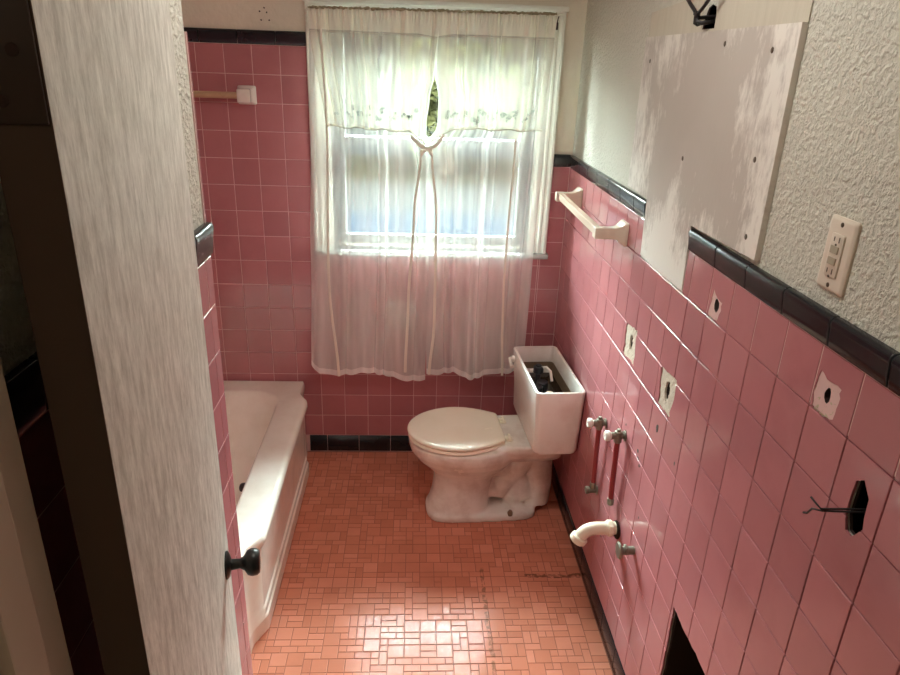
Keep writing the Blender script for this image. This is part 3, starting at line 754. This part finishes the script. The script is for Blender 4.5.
# ------------------------------------------------------------------ outlet
oy, oz = -1.925, 1.540
ou = thing('wall_outlet', 'almond rectangular outlet with two buttons on the rough right wall', 'wall outlet', (XR, oy, oz - 0.057))
def plate(w, h, r, prof):
    mb = MB(); mb.loft([[(XR + BK - d, oy + x, oz + z) for x, z in rrect(0, 0, w - 2 * i, h - 2 * i, r)] for d, i in prof], 0); return mb
plate(0.070, 0.116, 0.004, [(-0.001, 0), (0.004, 0), (0.007, 0.003), (0.0075, 0.006)]).obj('cover_plate', M['outlet'], ou)
f = plate(0.033, 0.067, 0.003, [(0.006, 0), (0.0098, 0), (0.0105, 0.001)]).obj('receptacle_face', M['outlet'], ou)
fx = XR + BK - 0.0103
mb = MB()
for z in (0.009, -0.009): mb.box((fx - 0.0022, oy - 0.010, oz + z - 0.006), (fx + 0.001, oy + 0.010, oz + z + 0.006), 0, 0.001)
mb.obj('button', M['button'], f)
for z in (0.025, -0.025):
    mb = MB()
    for y, h in ((-0.0065, 0.0085), (0.0065, 0.007)): mb.box((fx - 0.0008, oy + y - 0.001, oz + z - h / 2), (fx + 0.001, oy + y + 0.001, oz + z + h / 2))
    mb.cyl((fx - 0.0008, oy, oz + z - 0.0085), (fx + 0.001, oy, oz + z - 0.0085), 0.0024, 10)
    mb.obj('slot', M['outletdark'], f)
for z in (0.048, -0.048):
    mb = MB(); mb.lathe((XR + BK - 0.0072, oy, oz + z), (-1, 0, 0), [(0, 0.004), (0.001, 0.0038), (0.0016, 0.002), (0.0017, 0)], 12); mb.obj('screw', M['outletdark'], ou)

# ------------------------------------------------------------------ loose wires
mb = MB()
mb.tube([(1.60, -1.262, 1.900), (1.535, -1.262, 1.904), (1.505, -1.264, 1.900), (1.498, -1.255, 1.904), (1.497, -1.252, 1.914), (1.498, -1.232, 1.926), (1.498, -1.201, 1.941), (1.498, -1.159, 1.963), (1.500, -1.12, 1.990)], 0.0046, 8)
mb.tube([(1.60, -1.250, 1.915), (1.535, -1.250, 1.915), (1.503, -1.250, 1.912), (1.497, -1.256, 1.920), (1.498, -1.275, 1.929), (1.498, -1.300, 1.942), (1.498, -1.330, 1.962), (1.505, -1.36, 1.985)], 0.0042, 8)
mb.tube([(1.60, -1.248, 1.908), (1.53, -1.248, 1.908), (1.502, -1.246, 1.897), (1.494, -1.252, 1.900), (1.493, -1.254, 1.912), (1.497, -1.246, 1.922), (1.497, -1.236, 1.920)], 0.004, 8)
tag(mb.obj('loose_wire', M['wire']), 'black twisted wires coming out of the hole above the grey board', 'wire')
mb = MB()
mb.tube([(1.60, -2.124, 1.204), (1.53, -2.121, 1.206), (1.500, -2.120, 1.206), (1.476, -2.110, 1.199), (1.472, -2.102, 1.203), (1.470, -2.090, 1.206)], 0.0016, 7)
mb.tube([(1.60, -2.126, 1.201), (1.53, -2.124, 1.203), (1.500, -2.122, 1.203), (1.478, -2.111, 1.196), (1.474, -2.094, 1.188), (1.474, -2.086, 1.174), (1.476, -2.074, 1.166)], 0.0016, 7)
tag(mb.obj('loose_wire', M['wire']), 'thin dark wires poking out of the ragged hole in the pink tile', 'wire')

# ------------------------------------------------------------------ supply valves, drain, stub
def supply(y, zt, zb, label, valve_bottom):
    t = thing('supply_line', label, 'water pipe', (XR, y, zb), 'red supply lines under the missing sink')
    xc = 1.499
    mb = MB(); mb.cyl((XR - 0.0005, y, zt), (XR - 0.004, y, zt), 0.017, 20); mb.cyl((XR - 0.003, y, zt), (xc, y, zt), 0.009, 14)
    mb.cyl((xc, y, zt - 0.022), (xc, y, zt + 0.016), 0.0125, 16); mb.cyl((xc + 0.012, y, zt), (xc - 0.022, y, zt), 0.0115, 16); mb.cyl((xc, y, zt + 0.012), (xc, y, zt + 0.024), 0.007, 6)
    mb.obj('valve_body', M['steel'], t)
    mb = MB(); mb.lathe((xc - 0.020, y, zt), (-1, 0, 0), [(0, 0.008), (0.004, 0.012), (0.008, 0.0165), (0.018, 0.0165), (0.022, 0.013), (0.022, 0.004), (0.020, 0.0)], 18); h = mb.obj('handle', M['whiteplastic'], t)
    mb = MB(); mb.cyl((xc - 0.0415, y, zt), (xc - 0.0395, y, zt), 0.004, 10); mb.obj('handle_screw', M['dark'], h)
    mb = MB(); mb.tube([(xc, y, zt - 0.02), (xc + 0.002, y, (zt + zb) / 2), (xc + 0.005, y, zb + 0.012)], 0.0088, 14); mb.obj('hose', M['redhose'], t)
    mb = MB(); mb.cyl((xc + 0.005, y, zb - 0.002), (xc + 0.005, y, zb + 0.022), 0.0112, 8)
    if valve_bottom:
        mb.cyl((XR - 0.0005, y, zb - 0.010), (XR - 0.004, y, zb - 0.010), 0.017, 18); mb.cyl((XR - 0.003, y, zb - 0.010), (xc - 0.008, y, zb - 0.010), 0.0105, 14)
        mb.cyl((xc - 0.006, y, zb - 0.010), (xc - 0.020, y, zb - 0.010), 0.0135, 12)
    mb.obj('end_nut', M['steel'], t)
supply(-0.925, 0.683, 0.425, 'dark red supply line with white valve handle, nearer the toilet', True)
supply(-1.125, 0.750, 0.500, 'dark red supply line with white valve handle, farther from the toilet', False)
dp = thing('drain_pipe', 'cream plastic drain elbow sticking out of the pink tile wall', 'drain pipe', (XR, -1.18, 0.447))
mb = MB(); pts = [(1.512, -1.18, 0.447), (1.475, -1.18, 0.447)]
r0 = 0.052; ex = 1.452
for k in range(0, 9):
    a = math.radians(62) * k / 8; pts.append((ex - r0 * math.sin(a), -1.18, 0.447 - r0 * (1 - math.cos(a))))
e = Vector(pts[-1]); d = Vector((-math.cos(math.radians(62)), 0, -math.sin(math.radians(62))))
pts.append(tuple(e + d * 0.012))
mb.tube(pts, 0.0205, 20); mb.obj('elbow', M['pvc'], dp)
mb = MB(); mb.cyl((1.505, -1.18, 0.447), (1.484, -1.18, 0.447), 0.0265, 8); mb.cyl((1.486, -1.18, 0.447), (1.480, -1.18, 0.447), 0.022, 18); mb.obj('wall_nut', M['pvc'], dp)
mb = MB(); mb.cyl(e + d * 0.002, e + d * 0.026, 0.0275, 14); mb.obj('slip_nut', M['pvc'], dp)
mb = MB(); mb.cyl(e + d * 0.0262, e + d * 0.0268, 0.017, 16); mb.obj('open_end', M['dark'], dp)
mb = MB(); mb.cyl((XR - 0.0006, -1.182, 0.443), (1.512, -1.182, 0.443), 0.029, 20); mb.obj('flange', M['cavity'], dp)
st = thing('pipe_stub', 'short corroded metal pipe stub with a flange, below the drain elbow', 'pipe', (XR, -1.335, 0.487))
mb = MB(); mb.cyl((XR + 0.001, -1.335, 0.487), (1.478, -1.335, 0.487), 0.0125, 16); mb.cyl((1.50, -1.335, 0.490), (1.49, -1.335, 0.490), 0.0155, 8); mb.obj('pipe', M['steel'], st)
mb = MB(); mb.lathe((1.482, -1.335, 0.487), (-1, 0, 0), [(0, 0.013), (0.002, 0.024), (0.006, 0.026), (0.010, 0.022), (0.011, 0.0)], 20); mb.obj('flange', M['steel'], st)

# ------------------------------------------------------------------ bathtub
tub = thing('bathtub', 'worn white built in bathtub along the pink tiled alcove', 'bathtub', (0.0, -0.745, 0))
H = 0.385
def resample(poly, n, start_dir=(1, 0), rad=0.0, c=(0.0, -0.745)):
    """n points of the polygon hit by rays from c, so rings match"""
    out = []
    for k in range(n):
        a = 2 * PI * k / n; d = (math.cos(a) * 0.5, math.sin(a) * 1.0); best = None
        for (x0, y0), (x1, y1) in zip(poly, poly[1:] + poly[:1]):
            ex_, ey = x1 - x0, y1 - y0; den = d[0] * ey - d[1] * ex_
            if abs(den) < 1e-12: continue
            t = ((x0 - c[0]) * ey - (y0 - c[1]) * ex_) / den; s = ((x0 - c[0]) * d[1] - (y0 - c[1]) * d[0]) / den
            if t > 0 and -1e-9 <= s <= 1 + 1e-9: best = t if best is None else min(best, t)
        out.append((c[0] + d[0] * best, c[1] + d[1] * best))
    return out
NT = 288
def outer(off, back=0.0):
    return resample([(-0.352, -0.008), (0.362 - off * 0.3, -0.008), (0.362 - off * 0.3, -0.135), (0.402 - off, -0.195), (0.402 - off, -1.13), (0.358 - off * 0.3, -1.205), (0.358 - off * 0.3, -1.482), (-0.352, -1.482)], NT)
def inner(x0, x1, y0, y1, r):
    return resample(rrect((x0 + x1) / 2, (y0 + y1) / 2, x1 - x0, y1 - y0, r, 10), NT)
rings = []
def ring(p, z): rings.append([(x, y, z) for x, y in p])
ring(outer(0.010), 0.001); ring(outer(0.010), 0.055); ring(outer(0.010), 0.058); ring(outer(0.016), 0.064); ring(outer(0.016), 0.088); ring(outer(0.022), 0.094)
ring(outer(0.022), 0.30); ring(outer(0.018), 0.325); ring(outer(0.006), 0.345); ring(outer(0.0), 0.357); ring(outer(0.0005), 0.370); ring(outer(0.005), 0.380); ring(outer(0.013), 0.3845); ring(outer(0.024), H)
ring(inner(-0.300, 0.285, -1.42, -0.105, 0.13), H); ring(inner(-0.294, 0.276, -1.41, -0.112, 0.13), H - 0.004); ring(inner(-0.288, 0.268, -1.40, -0.125, 0.13), H - 0.018)
ring(inner(-0.280, 0.258, -1.39, -0.145, 0.13), 0.32); ring(inner(-0.26, 0.236, -1.37, -0.20, 0.13), 0.20); ring(inner(-0.245, 0.222, -1.355, -0.25, 0.12), 0.12)
ring(inner(-0.225, 0.205, -1.33, -0.285, 0.11), 0.082); ring(inner(-0.19, 0.165, -1.28, -0.33, 0.09), 0.068); ring(inner(-0.05, 0.03, -0.9, -0.6, 0.03), 0.064)
mb = MB(); mb.loft(rings, 0, True, True); mb.obj('tub_shell', M['tub'], tub)
mb = MB(); mb.lathe((0.04, -0.40, 0.0655), (0, 0, 1), [(0, 0.026), (0.003, 0.026), (0.004, 0.018), (0.002, 0.0)], 18); mb.obj('drain', M['steel'], tub)
mb = MB(); mb.lathe((0.150, -0.42, 0.0665), (0, 0, 1), [(0, 0.020), (0.012, 0.021), (0.024, 0.017), (0.030, 0.006), (0.031, 0)], 16)
st_ = mb.obj('tub_stopper', M['blackplastic']); tag(st_, 'small dark stopper lying in the bathtub beside the tiled wall end', 'stopper')

# ------------------------------------------------------------------ toilet
TO = Vector((1.409, -0.433, 0)); ang_t = math.radians(3.6)
FA = Vector((-math.cos(ang_t), -math.sin(ang_t), 0)); SA = Vector((math.sin(ang_t), -math.cos(ang_t), 0))
def tw(f, s, z): return TO + FA * f + SA * s + Vector((0, 0, z))
to = thing('toilet', 'old white toilet with closed cream lid and uncovered tank', 'toilet', (1.20, -0.45, 0))
def egg(f0, f1, hw, z, n=40, p=2.0, wide=0.45):
    """egg outline from f0 (back) to f1 (front)"""
    out = []; fm = f0 + (f1 - f0) * wide
    for k in range(n):
        a = 2 * PI * k / n; c, s = math.cos(a), math.sin(a)
        q = 2 / p
        cc = math.copysign(abs(c) ** q, c); ss = math.copysign(abs(s) ** q, s)
        f = fm + cc * ((f1 - fm) if c > 0 else (fm - f0)); out.append(tw(f, ss * hw, z))
    return out
mb = MB()
# bowl and front pedestal
mb.loft([egg(0.20, 0.480, 0.112, 0.000, p=3), egg(0.20, 0.480, 0.112, 0.020, p=3), egg(0.21, 0.470, 0.104, 0.040, p=2.8), egg(0.21, 0.455, 0.098, 0.10, p=2.6), egg(0.20, 0.447, 0.094, 0.17, p=2.5), egg(0.18, 0.452, 0.098, 0.205, p=2.4), egg(0.14, 0.480, 0.118, 0.235, p=2.3),
         egg(0.11, 0.522, 0.152, 0.275, p=2.2), egg(0.10, 0.548, 0.174, 0.312, p=2.15), egg(0.10, 0.556, 0.181, 0.336, p=2.1), egg(0.10, 0.558, 0.182, 0.358, p=2.1), egg(0.10, 0.552, 0.177, 0.364, p=2.1)])
# foot plate
mb.loft([egg(0.01, 0.47, 0.114, 0.0, p=5), egg(0.01, 0.47, 0.114, 0.024, p=5), egg(0.02, 0.46, 0.106, 0.034, p=5)])
# deck under the tank and seat hinges
mb.loft([egg(-0.085, 0.24, 0.085, 0.275, p=4), egg(-0.085, 0.25, 0.120, 0.310, p=4), egg(-0.085, 0.26, 0.140, 0.345, p=4), egg(-0.085, 0.26, 0.142, 0.372, p=4), egg(-0.080, 0.255, 0.136, 0.376, p=4)])
# sculpted trapway: a fat S bend behind the pedestal
def bend(pts, rad, m=MB()):
    pass
mb.tube([tw(0.27, 0, 0.17), tw(0.22, 0, 0.11), tw(0.17, 0, 0.10), tw(0.12, 0, 0.17), tw(0.07, 0, 0.25), tw(0.03, 0, 0.27), tw(-0.005, 0, 0.22), tw(-0.01, 0, 0.12), tw(-0.0, 0, 0.03)], [0.05, 0.052, 0.054, 0.056, 0.060, 0.062, 0.058, 0.056, 0.06], 20)
mb.tube([tw(0.27, 0, 0.27), tw(0.19, 0, 0.225), tw(0.13, 0, 0.20), tw(0.08, 0, 0.14), tw(0.05, 0, 0.06)], [0.085, 0.066, 0.052, 0.048, 0.055], 20)
mb.tube([tw(0.10, 0.0, 0.02), tw(0.10, 0.0, 0.20)], [0.05, 0.05], 16)
bowl = mb.obj('bowl', M['dirty'], to)
def fuse(o):
    r = o.modifiers.new('fuse', 'REMESH'); r.mode = 'VOXEL'; r.voxel_size = 0.0055; r.use_smooth_shade = True
    s = o.modifiers.new('soft', 'SMOOTH'); s.factor = 0.5; s.iterations = 3
applied(bowl, fuse)
for s in (-1, 1):
    mb = MB(); mb.lathe(tw(0.13, s * 0.103, 0.026), (0, 0, 1), [(0, 0.012), (0.014, 0.011), (0.022, 0.007), (0.0225, 0)], 12)
    mb.obj('floor_bolt', M['rust'], to)
# seat ring and lid
def lidring(i, z, p=2.15): return egg(0.166 + i, 0.565 - i, 0.182 - i, z, 56, p, 0.47)
def flat_back(ring):
    """square off the hinge end"""
    out = []
    for q in ring:
        f = (q - TO).dot(FA); s = (q - TO).dot(SA)
        if f < 0.235: s = math.copysign(max(abs(s), 0.0), s)
        out.append(q)
    return out
def seat_outline(i, z, f1=0.563, hw=0.180):
    """rounded front, gently tapering straight back"""
    out = []; fb = 0.172 + i; fm = 0.345; n = 56
    for k in range(n):
        a = -PI * 0.5 + PI * k / (n - 1)
        out.append((fm + math.cos(a) * (f1 - i - fm), math.sin(a) * (hw - i)))
    hb = 0.112 - i
    side = [(fm + (fb - fm) * t, (hw - i) + (hb - (hw - i)) * (t ** 1.7)) for t in (0.2, 0.4, 0.6, 0.75, 0.88, 0.97)]
    out += side + [(fb, hb - 0.012), (fb, 0.04), (fb, -0.04), (fb, -hb + 0.012)] + [(f, -s) for f, s in side[::-1]]
    return [tw(f, s, z) for f, s in out]
mb = MB(); so = [seat_outline(i, z, 0.560, 0.178) for i, z in ((0.006, 0.3665), (0.0, 0.371), (0.0, 0.379), (0.004, 0.3835))]
si = [seat_outline(i, z, 0.560, 0.178) for i, z in ((0.060, 0.3835), (0.066, 0.379), (0.064, 0.3665))]
mb.loft(so + si + [so[0]], 0, False, False); mb.obj('seat', M['seat'], to)
mb = MB(); mb.loft([seat_outline(i, z) for i, z in ((0.010, 0.3868), (0.003, 0.3885), (0.0, 0.392), (0.0, 0.395), (0.002, 0.399), (0.008, 0.4015), (0.02, 0.4028), (0.04, 0.4038))]); mb.obj('lid', M['seat'], to)
for s in (-1, 1):
    mb = MB(); mb.cyl(tw(0.150, s * 0.074 - 0.020, 0.386), tw(0.150, s * 0.074 + 0.020, 0.386), 0.008, 12); mb.box((-0.016, -0.013, 0.3755), (0.012, 0.013, 0.384), 0, 0.002, Matrix.Translation(tw(0.15, s * 0.074, 0)) @ Matrix.Rotation(ang_t, 4, 'Z')); mb.box((-0.034, -0.008, 0.383), (0.0, 0.008, 0.392), 0, 0.002, Matrix.Translation(tw(0.15, s * 0.074, 0)) @ Matrix.Rotation(ang_t, 4, 'Z')); mb.obj('hinge', M['seat'], to)
# tank: open box
def tk(f0, f1, hw, z, r=0.022): return [tw(f, s, z) for f, s in rrect((f0 + f1) / 2, 0, f1 - f0, 2 * hw, r, 6)]
mb = MB(); zt = 0.662
mb.loft([tk(-0.088, 0.065, 0.200, 0.379, 0.03), tk(-0.094, 0.078, 0.210, 0.385, 0.03), tk(-0.096, 0.083, 0.214, 0.40, 0.026), tk(-0.097, 0.085, 0.222, 0.52), tk(-0.097, 0.092, 0.229, 0.60), tk(-0.098, 0.096, 0.232, zt - 0.004), tk(-0.097, 0.095, 0.231, zt - 0.001), tk(-0.095, 0.093, 0.229, zt),
         tk(-0.088, 0.085, 0.222, zt, 0.016), tk(-0.086, 0.083, 0.220, zt - 0.003, 0.015), tk(-0.085, 0.080, 0.218, 0.60, 0.015), tk(-0.084, 0.074, 0.212, 0.50, 0.015), tk(-0.082, 0.068, 0.202, 0.405, 0.015)])
tank = mb.obj('tank', M['china'], to)
mb = MB(); mb.loft([tk(-0.0843, 0.0765, 0.2145, 0.535, 0.015), tk(-0.0843, 0.077, 0.215, 0.5402, 0.015), tk(-0.08, 0.072, 0.21, 0.5404, 0.012)]); mb.obj('tank_water', M['water'], tank)
mb = MB(); mb.loft([tk(-0.0842, 0.0788, 0.2172, 0.541, 0.015), tk(-0.0846, 0.0796, 0.2178, 0.592, 0.015), tk(-0.083, 0.078, 0.2160, 0.592, 0.015), tk(-0.0825, 0.077, 0.2155, 0.541, 0.015)], 0, False, False); mb.obj('water_stain', M['rust'], tank)
mb = MB(); q = tw(0.02, -0.055, 0.48)
mb.cyl(q, q + Vector((0, 0, 0.135)), 0.011, 14); mb.cyl(q + Vector((0, 0, 0.135)), q + Vector((0, 0, 0.165)), 0.021, 16); mb.cyl(q + Vector((0, 0, 0.165)), q + Vector((0, 0, 0.172)), 0.012, 12)
fv = mb.obj('fill_valve', M['blackplastic'], tank)
mb = MB(); mb.cyl(q + Vector((0.012, -0.045, 0.06)), q + Vector((0.012, -0.045, 0.118)), 0.024, 16); mb.obj('float_cup', M['blackplastic'], fv)
mb = MB(); mb.tube([q + Vector((0, 0, 0.155)), q + Vector((0.03, -0.01, 0.165)), q + Vector((0.045, -0.03, 0.155)), q + Vector((0.05, -0.05, 0.12))], 0.006, 8); mb.cyl(q + Vector((-0.03, 0.012, 0.135)), q + Vector((-0.005, 0.012, 0.145)), 0.008, 10); mb.obj('refill_tube', M['whiteplastic'], fv)
mb = MB(); q = tw(0.0, 0.075, 0.48); mb.cyl(q, q + Vector((0, 0, 0.105)), 0.013, 14); mb.cyl(q + Vector((0, 0, 0.09)), q + Vector((0, 0, 0.108)), 0.017, 14); mb.obj('overflow_tube', M['seat'], tank)
mb = MB(); q = tw(0.035, 0.02, 0.535); mb.cyl(q, q + Vector((0, 0, 0.055)), 0.020, 12); mb.obj('flush_valve', M['blackplastic'], tank)
mb = MB(); mb.cyl(tw(-0.03, 0.09, 0.535), tw(-0.03, 0.09, 0.585), 0.021, 12); mb.obj('float_ball', M['blackplastic'], tank)
mb = MB(); mb.tube([tw(0.07, -0.185, 0.622), tw(0.055, -0.10, 0.605), tw(0.05, 0.03, 0.575), tw(0.045, 0.10, 0.560)], 0.003, 6); mb.obj('trip_lever', M['chrome'], tank)
mb = MB(); mb.cyl(tw(0.094, -0.185, 0.622), tw(0.106, -0.185, 0.622), 0.015, 16); mb.cyl(tw(0.104, -0.185, 0.622), tw(0.118, -0.185, 0.622), 0.009, 12)
mb.tube([tw(0.113, -0.190, 0.622), tw(0.117, -0.160, 0.619), tw(0.117, -0.120, 0.614)], [0.008, 0.007, 0.009], 10); mb.obj('flush_handle', M['china'], to)

# ------------------------------------------------------------------ door
A = Vector((0.613, -2.432, 0)); B = Vector((0.498, -1.80, 0)); dd = (B - A); L = dd.length; dd.normalize(); nn = Vector((dd.y, -dd.x, 0))   # nn points into the room (+x)
rm = Matrix(((dd.x, nn.x, 0, A.x), (dd.y, nn.y, 0, A.y), (0, 0, 1, 0), (0, 0, 0, 1)))
bm_ = MB(); bm_.box((0, -0.040, 0.012), (L, 0, 2.02), 0, 0.0015, rm)
door = bm_.obj('door_1', [M['door'], M['dooredge']], kind='structure', origin=A)
for p in door.data.polygons:
    if p.normal.dot(dd) < -0.9: p.material_index = 1
mb = MB(); K = rm @ Vector((L - 0.058, 0, 0.884))
mb.lathe(K, nn, [(-0.001, 0.027), (0.003, 0.027), (0.007, 0.022), (0.010, 0.011), (0.026, 0.0095), (0.034, 0.014), (0.040, 0.0235), (0.048, 0.0265), (0.058, 0.0255), (0.063, 0.021), (0.064, 0.0)], 26)
mb.obj('door_knob', M['knob'], door)
for z0 in (1.752, 0.20):
    mb = MB(); mb.box((-0.003, -0.038, z0), (0.0005, -0.002, z0 + 0.095), 0, 0.0008, rm)
    mb.cyl(rm @ Vector((-0.004, -0.044, z0 - 0.003)), rm @ Vector((-0.004, -0.044, z0 + 0.098)), 0.0055, 12)
    h = mb.obj('hinge', M['hinge'], door)
    mb = MB()
    for dz, dn in ((0.015, -0.028), (0.047, -0.016), (0.080, -0.028)): mb.lathe(rm @ Vector((-0.003, dn, z0 + dz)), -dd, [(0, 0.0045), (0.0008, 0.004), (0.0012, 0)], 10)
    mb.obj('hinge_screw', M['dark'], h)
mb = MB(); 
mb = MB(); mb.box((L - 0.0005, -0.032, 0.84), (L + 0.0008, -0.008, 0.905), 0, 0.0004, rm); mb.obj('latch_plate', M['steel'], door)

# ------------------------------------------------------------------ added fill lamps, out of view: hall (behind the camera) and bathroom
hl = thing('added_fill_lamp', 'added round fill lamp in the hall, out of view', 'added fill lamp', (0.45, -3.7, ZC - 0.12))
mb = MB(); mb.lathe((0.45, -3.7, ZC), (0, 0, -1), [(0, 0.07), (0.02, 0.07), (0.03, 0.05), (0.031, 0)], 24); mb.obj('canopy', M['chrome'], hl)
mb = MB(); mb.lathe((0.45, -3.7, ZC - 0.031), (0, 0, -1), [(0, 0.05), (0.01, 0.09), (0.04, 0.11), (0.07, 0.10), (0.09, 0.06), (0.095, 0)], 24); mb.obj('glass_globe', M['lamp'], hl)

bl = thing('added_fill_lamp', 'added flat round fill lamp above the bathroom floor, out of view', 'added fill lamp', (0.88, -1.60, ZC - 0.09))  # invented ceiling fixture, unseen, added to brighten the room
mb = MB(); mb.lathe((0.88, -1.60, ZC), (0, 0, -1), [(0, 0.19), (0.025, 0.19), (0.03, 0.17), (0.031, 0)], 32); mb.obj('canopy', M['chrome'], bl)
mb = MB(); mb.lathe((0.88, -1.60, ZC - 0.031), (0, 0, -1), [(0, 0.165), (0.02, 0.165), (0.04, 0.14), (0.055, 0.08), (0.058, 0)], 32); mb.obj('glass_shade', M['fillbath'], bl)
# ------------------------------------------------------------------ outdoors
mb = MB(); mb.box((-25, T + 0.03, -0.75), (25, 45, -0.6)); mb.obj('yard_ground', M['yard'], kind='structure', origin=(0, 0, -0.6))
hs = thing('house', 'pale house wall across the yard, blurred behind the sheer curtains', 'house', (0, 20, -0.6))
mb = MB()
for k in range(22): mb.box((-11, 16.0 + 0.006 * 0, -0.6 + k * 0.15), (13, 16.4, -0.6 + k * 0.15 + 0.142), 0)
mb.box((-11, 16.03, -0.6), (13, 22, 2.7)); mb.obj('siding', M['siding'], hs)
mb = MB(); mb.prism([(15.5, 2.65), (19.2, 4.4), (22.8, 2.65), (22.8, 2.8), (19.2, 4.6), (15.5, 2.8)], 0, -11.6, 13.6); mb.obj('roof', M['roof'], hs)
r = random.Random(12)
def tree(x, y, h, w, label, n=4600):
    t = thing('tree', label, 'tree', (x, y, -0.6), 'trees past the window')
    mb = MB(); mb.tube([(x, y, -0.6), (x + 0.1, y, h * 0.3), (x - 0.05, y + 0.1, h * 0.7)], [0.2, 0.15, 0.06], 10); mb.obj('trunk', M['bark'], t)
    mb = MB()
    cs = [(r.uniform(-w, w) * 0.7, r.uniform(-w, w) * 0.6, r.uniform(0.16, 1.0) * h) for _ in range(20)] + [(-0.35, -0.4, 1.2), (-0.5, -0.3, 0.6), (-0.2, -0.4, 1.9)]
    for k in range(n):
        c = cs[k % 23]; rad = w * 0.42
        p = Vector((r.gauss(0, 1), r.gauss(0, 1), r.gauss(0, 1))).normalized() * rad * r.uniform(0.4, 1.0) + Vector((x + c[0], y + c[1], c[2]))
        a = Vector((r.gauss(0, 1), r.gauss(0, 1), r.gauss(0, 1))).normalized(); b = a.orthogonal().normalized(); s = 0.13
        mb.add([p - a * s, p + b * s * 0.5, p + a * s, p - b * s * 0.5], [[0, 1, 2, 3]])
    mb.obj('foliage', M['leaf'], t)
tree(-3.4, 12.5, 4.6, 1.9, 'yellow green tree outside, leftmost past the window')
tree(1.6, 13.2, 4.9, 2.0, 'yellow green tree outside, behind the middle of the window')
tree(5.6, 12.2, 4.5, 1.8, 'yellow green tree outside, rightmost past the window')

# ------------------------------------------------------------------ light, sky, camera
w = bpy.data.worlds.new('World'); sc.world = w; w.use_nodes = True
nt = w.node_tree; bg = nt.nodes['Background']
tc = nt.nodes.new('ShaderNodeTexCoord'); sp = nt.nodes.new('ShaderNodeSeparateXYZ'); nt.links.new(tc.outputs['Generated'], sp.inputs[0])
rp = nt.nodes.new('ShaderNodeValToRGB'); nt.links.new(sp.outputs[2], rp.inputs[0])
els = rp.color_ramp.elements; els[0].position = 0.0; els[0].color = (0.90, 0.99, 0.97, 1); els[1].position = 0.6; els[1].color = (0.78, 0.97, 1.0, 1)
nt.links.new(rp.outputs[0], bg.inputs['Color']); 
mz = nt.nodes.new('ShaderNodeMath'); mz.operation = 'MAXIMUM'; nt.links.new(sp.outputs[2], mz.inputs[0]); mz.inputs[1].default_value = 0.0
ms = nt.nodes.new('ShaderNodeMath'); ms.operation = 'MULTIPLY_ADD'; nt.links.new(mz.outputs[0], ms.inputs[0]); ms.inputs[1].default_value = 190.0; ms.inputs[2].default_value = 20.0
nt.links.new(ms.outputs[0], bg.inputs['Strength'])
sun = bpy.data.lights.new('sun', 'SUN'); sun.energy = 2.0; sun.angle = math.radians(2); sun.color = (1, 0.93, 0.82)
so_ = bpy.data.objects.new('sun', sun); COL.objects.link(so_); so_.rotation_euler = (math.radians(38), 0, math.radians(-25)); so_.location = (0, -3, 12)
pt = bpy.data.lights.new('window_portal', 'AREA'); pt.shape = 'RECTANGLE'; pt.size = WX1 - WX0; pt.size_y = WZ1 - WZ0; pt.cycles.is_portal = True
po_ = bpy.data.objects.new('window_portal', pt); COL.objects.link(po_); po_.location = ((WX0 + WX1) / 2, T + 0.025, (WZ0 + WZ1) / 2); po_.rotation_euler = (math.radians(-90), 0, 0)

cam = bpy.data.cameras.new('camera'); co = bpy.data.objects.new('camera', cam); COL.objects.link(co); sc.camera = co
cam.sensor_fit = 'HORIZONTAL'; cam.sensor_width = 36.0; cam.lens = 683.932 / 900 * 36.0; cam.clip_start = 0.02
pa, ra, ya = -0.384, 0.036, -0.060
pa, ra, ya = -0.383819235, 0.0358299415, -0.0595277810
Rm = Matrix.Rotation(ya, 3, 'Z') @ Matrix.Rotation(PI / 2 + pa, 3, 'X') @ Matrix.Rotation(ra, 3, 'Z')
co.matrix_world = Matrix.Translation((0.86183205, -2.93567788, 1.80152744)) @ Rm.to_4x4()
sc.view_settings.view_transform = 'Standard'; sc.view_settings.look = 'None'; sc.view_settings.gamma = 1; sc.view_settings.use_curve_mapping = False
sc.view_settings.exposure = 1.0
cy = sc.cycles
cy.max_bounces = 14; cy.diffuse_bounces = 7; cy.glossy_bounces = 5; cy.transmission_bounces = 8; cy.transparent_max_bounces = 20
cy.caustics_reflective = False; cy.caustics_refractive = False; cy.sample_clamp_indirect = 8.0
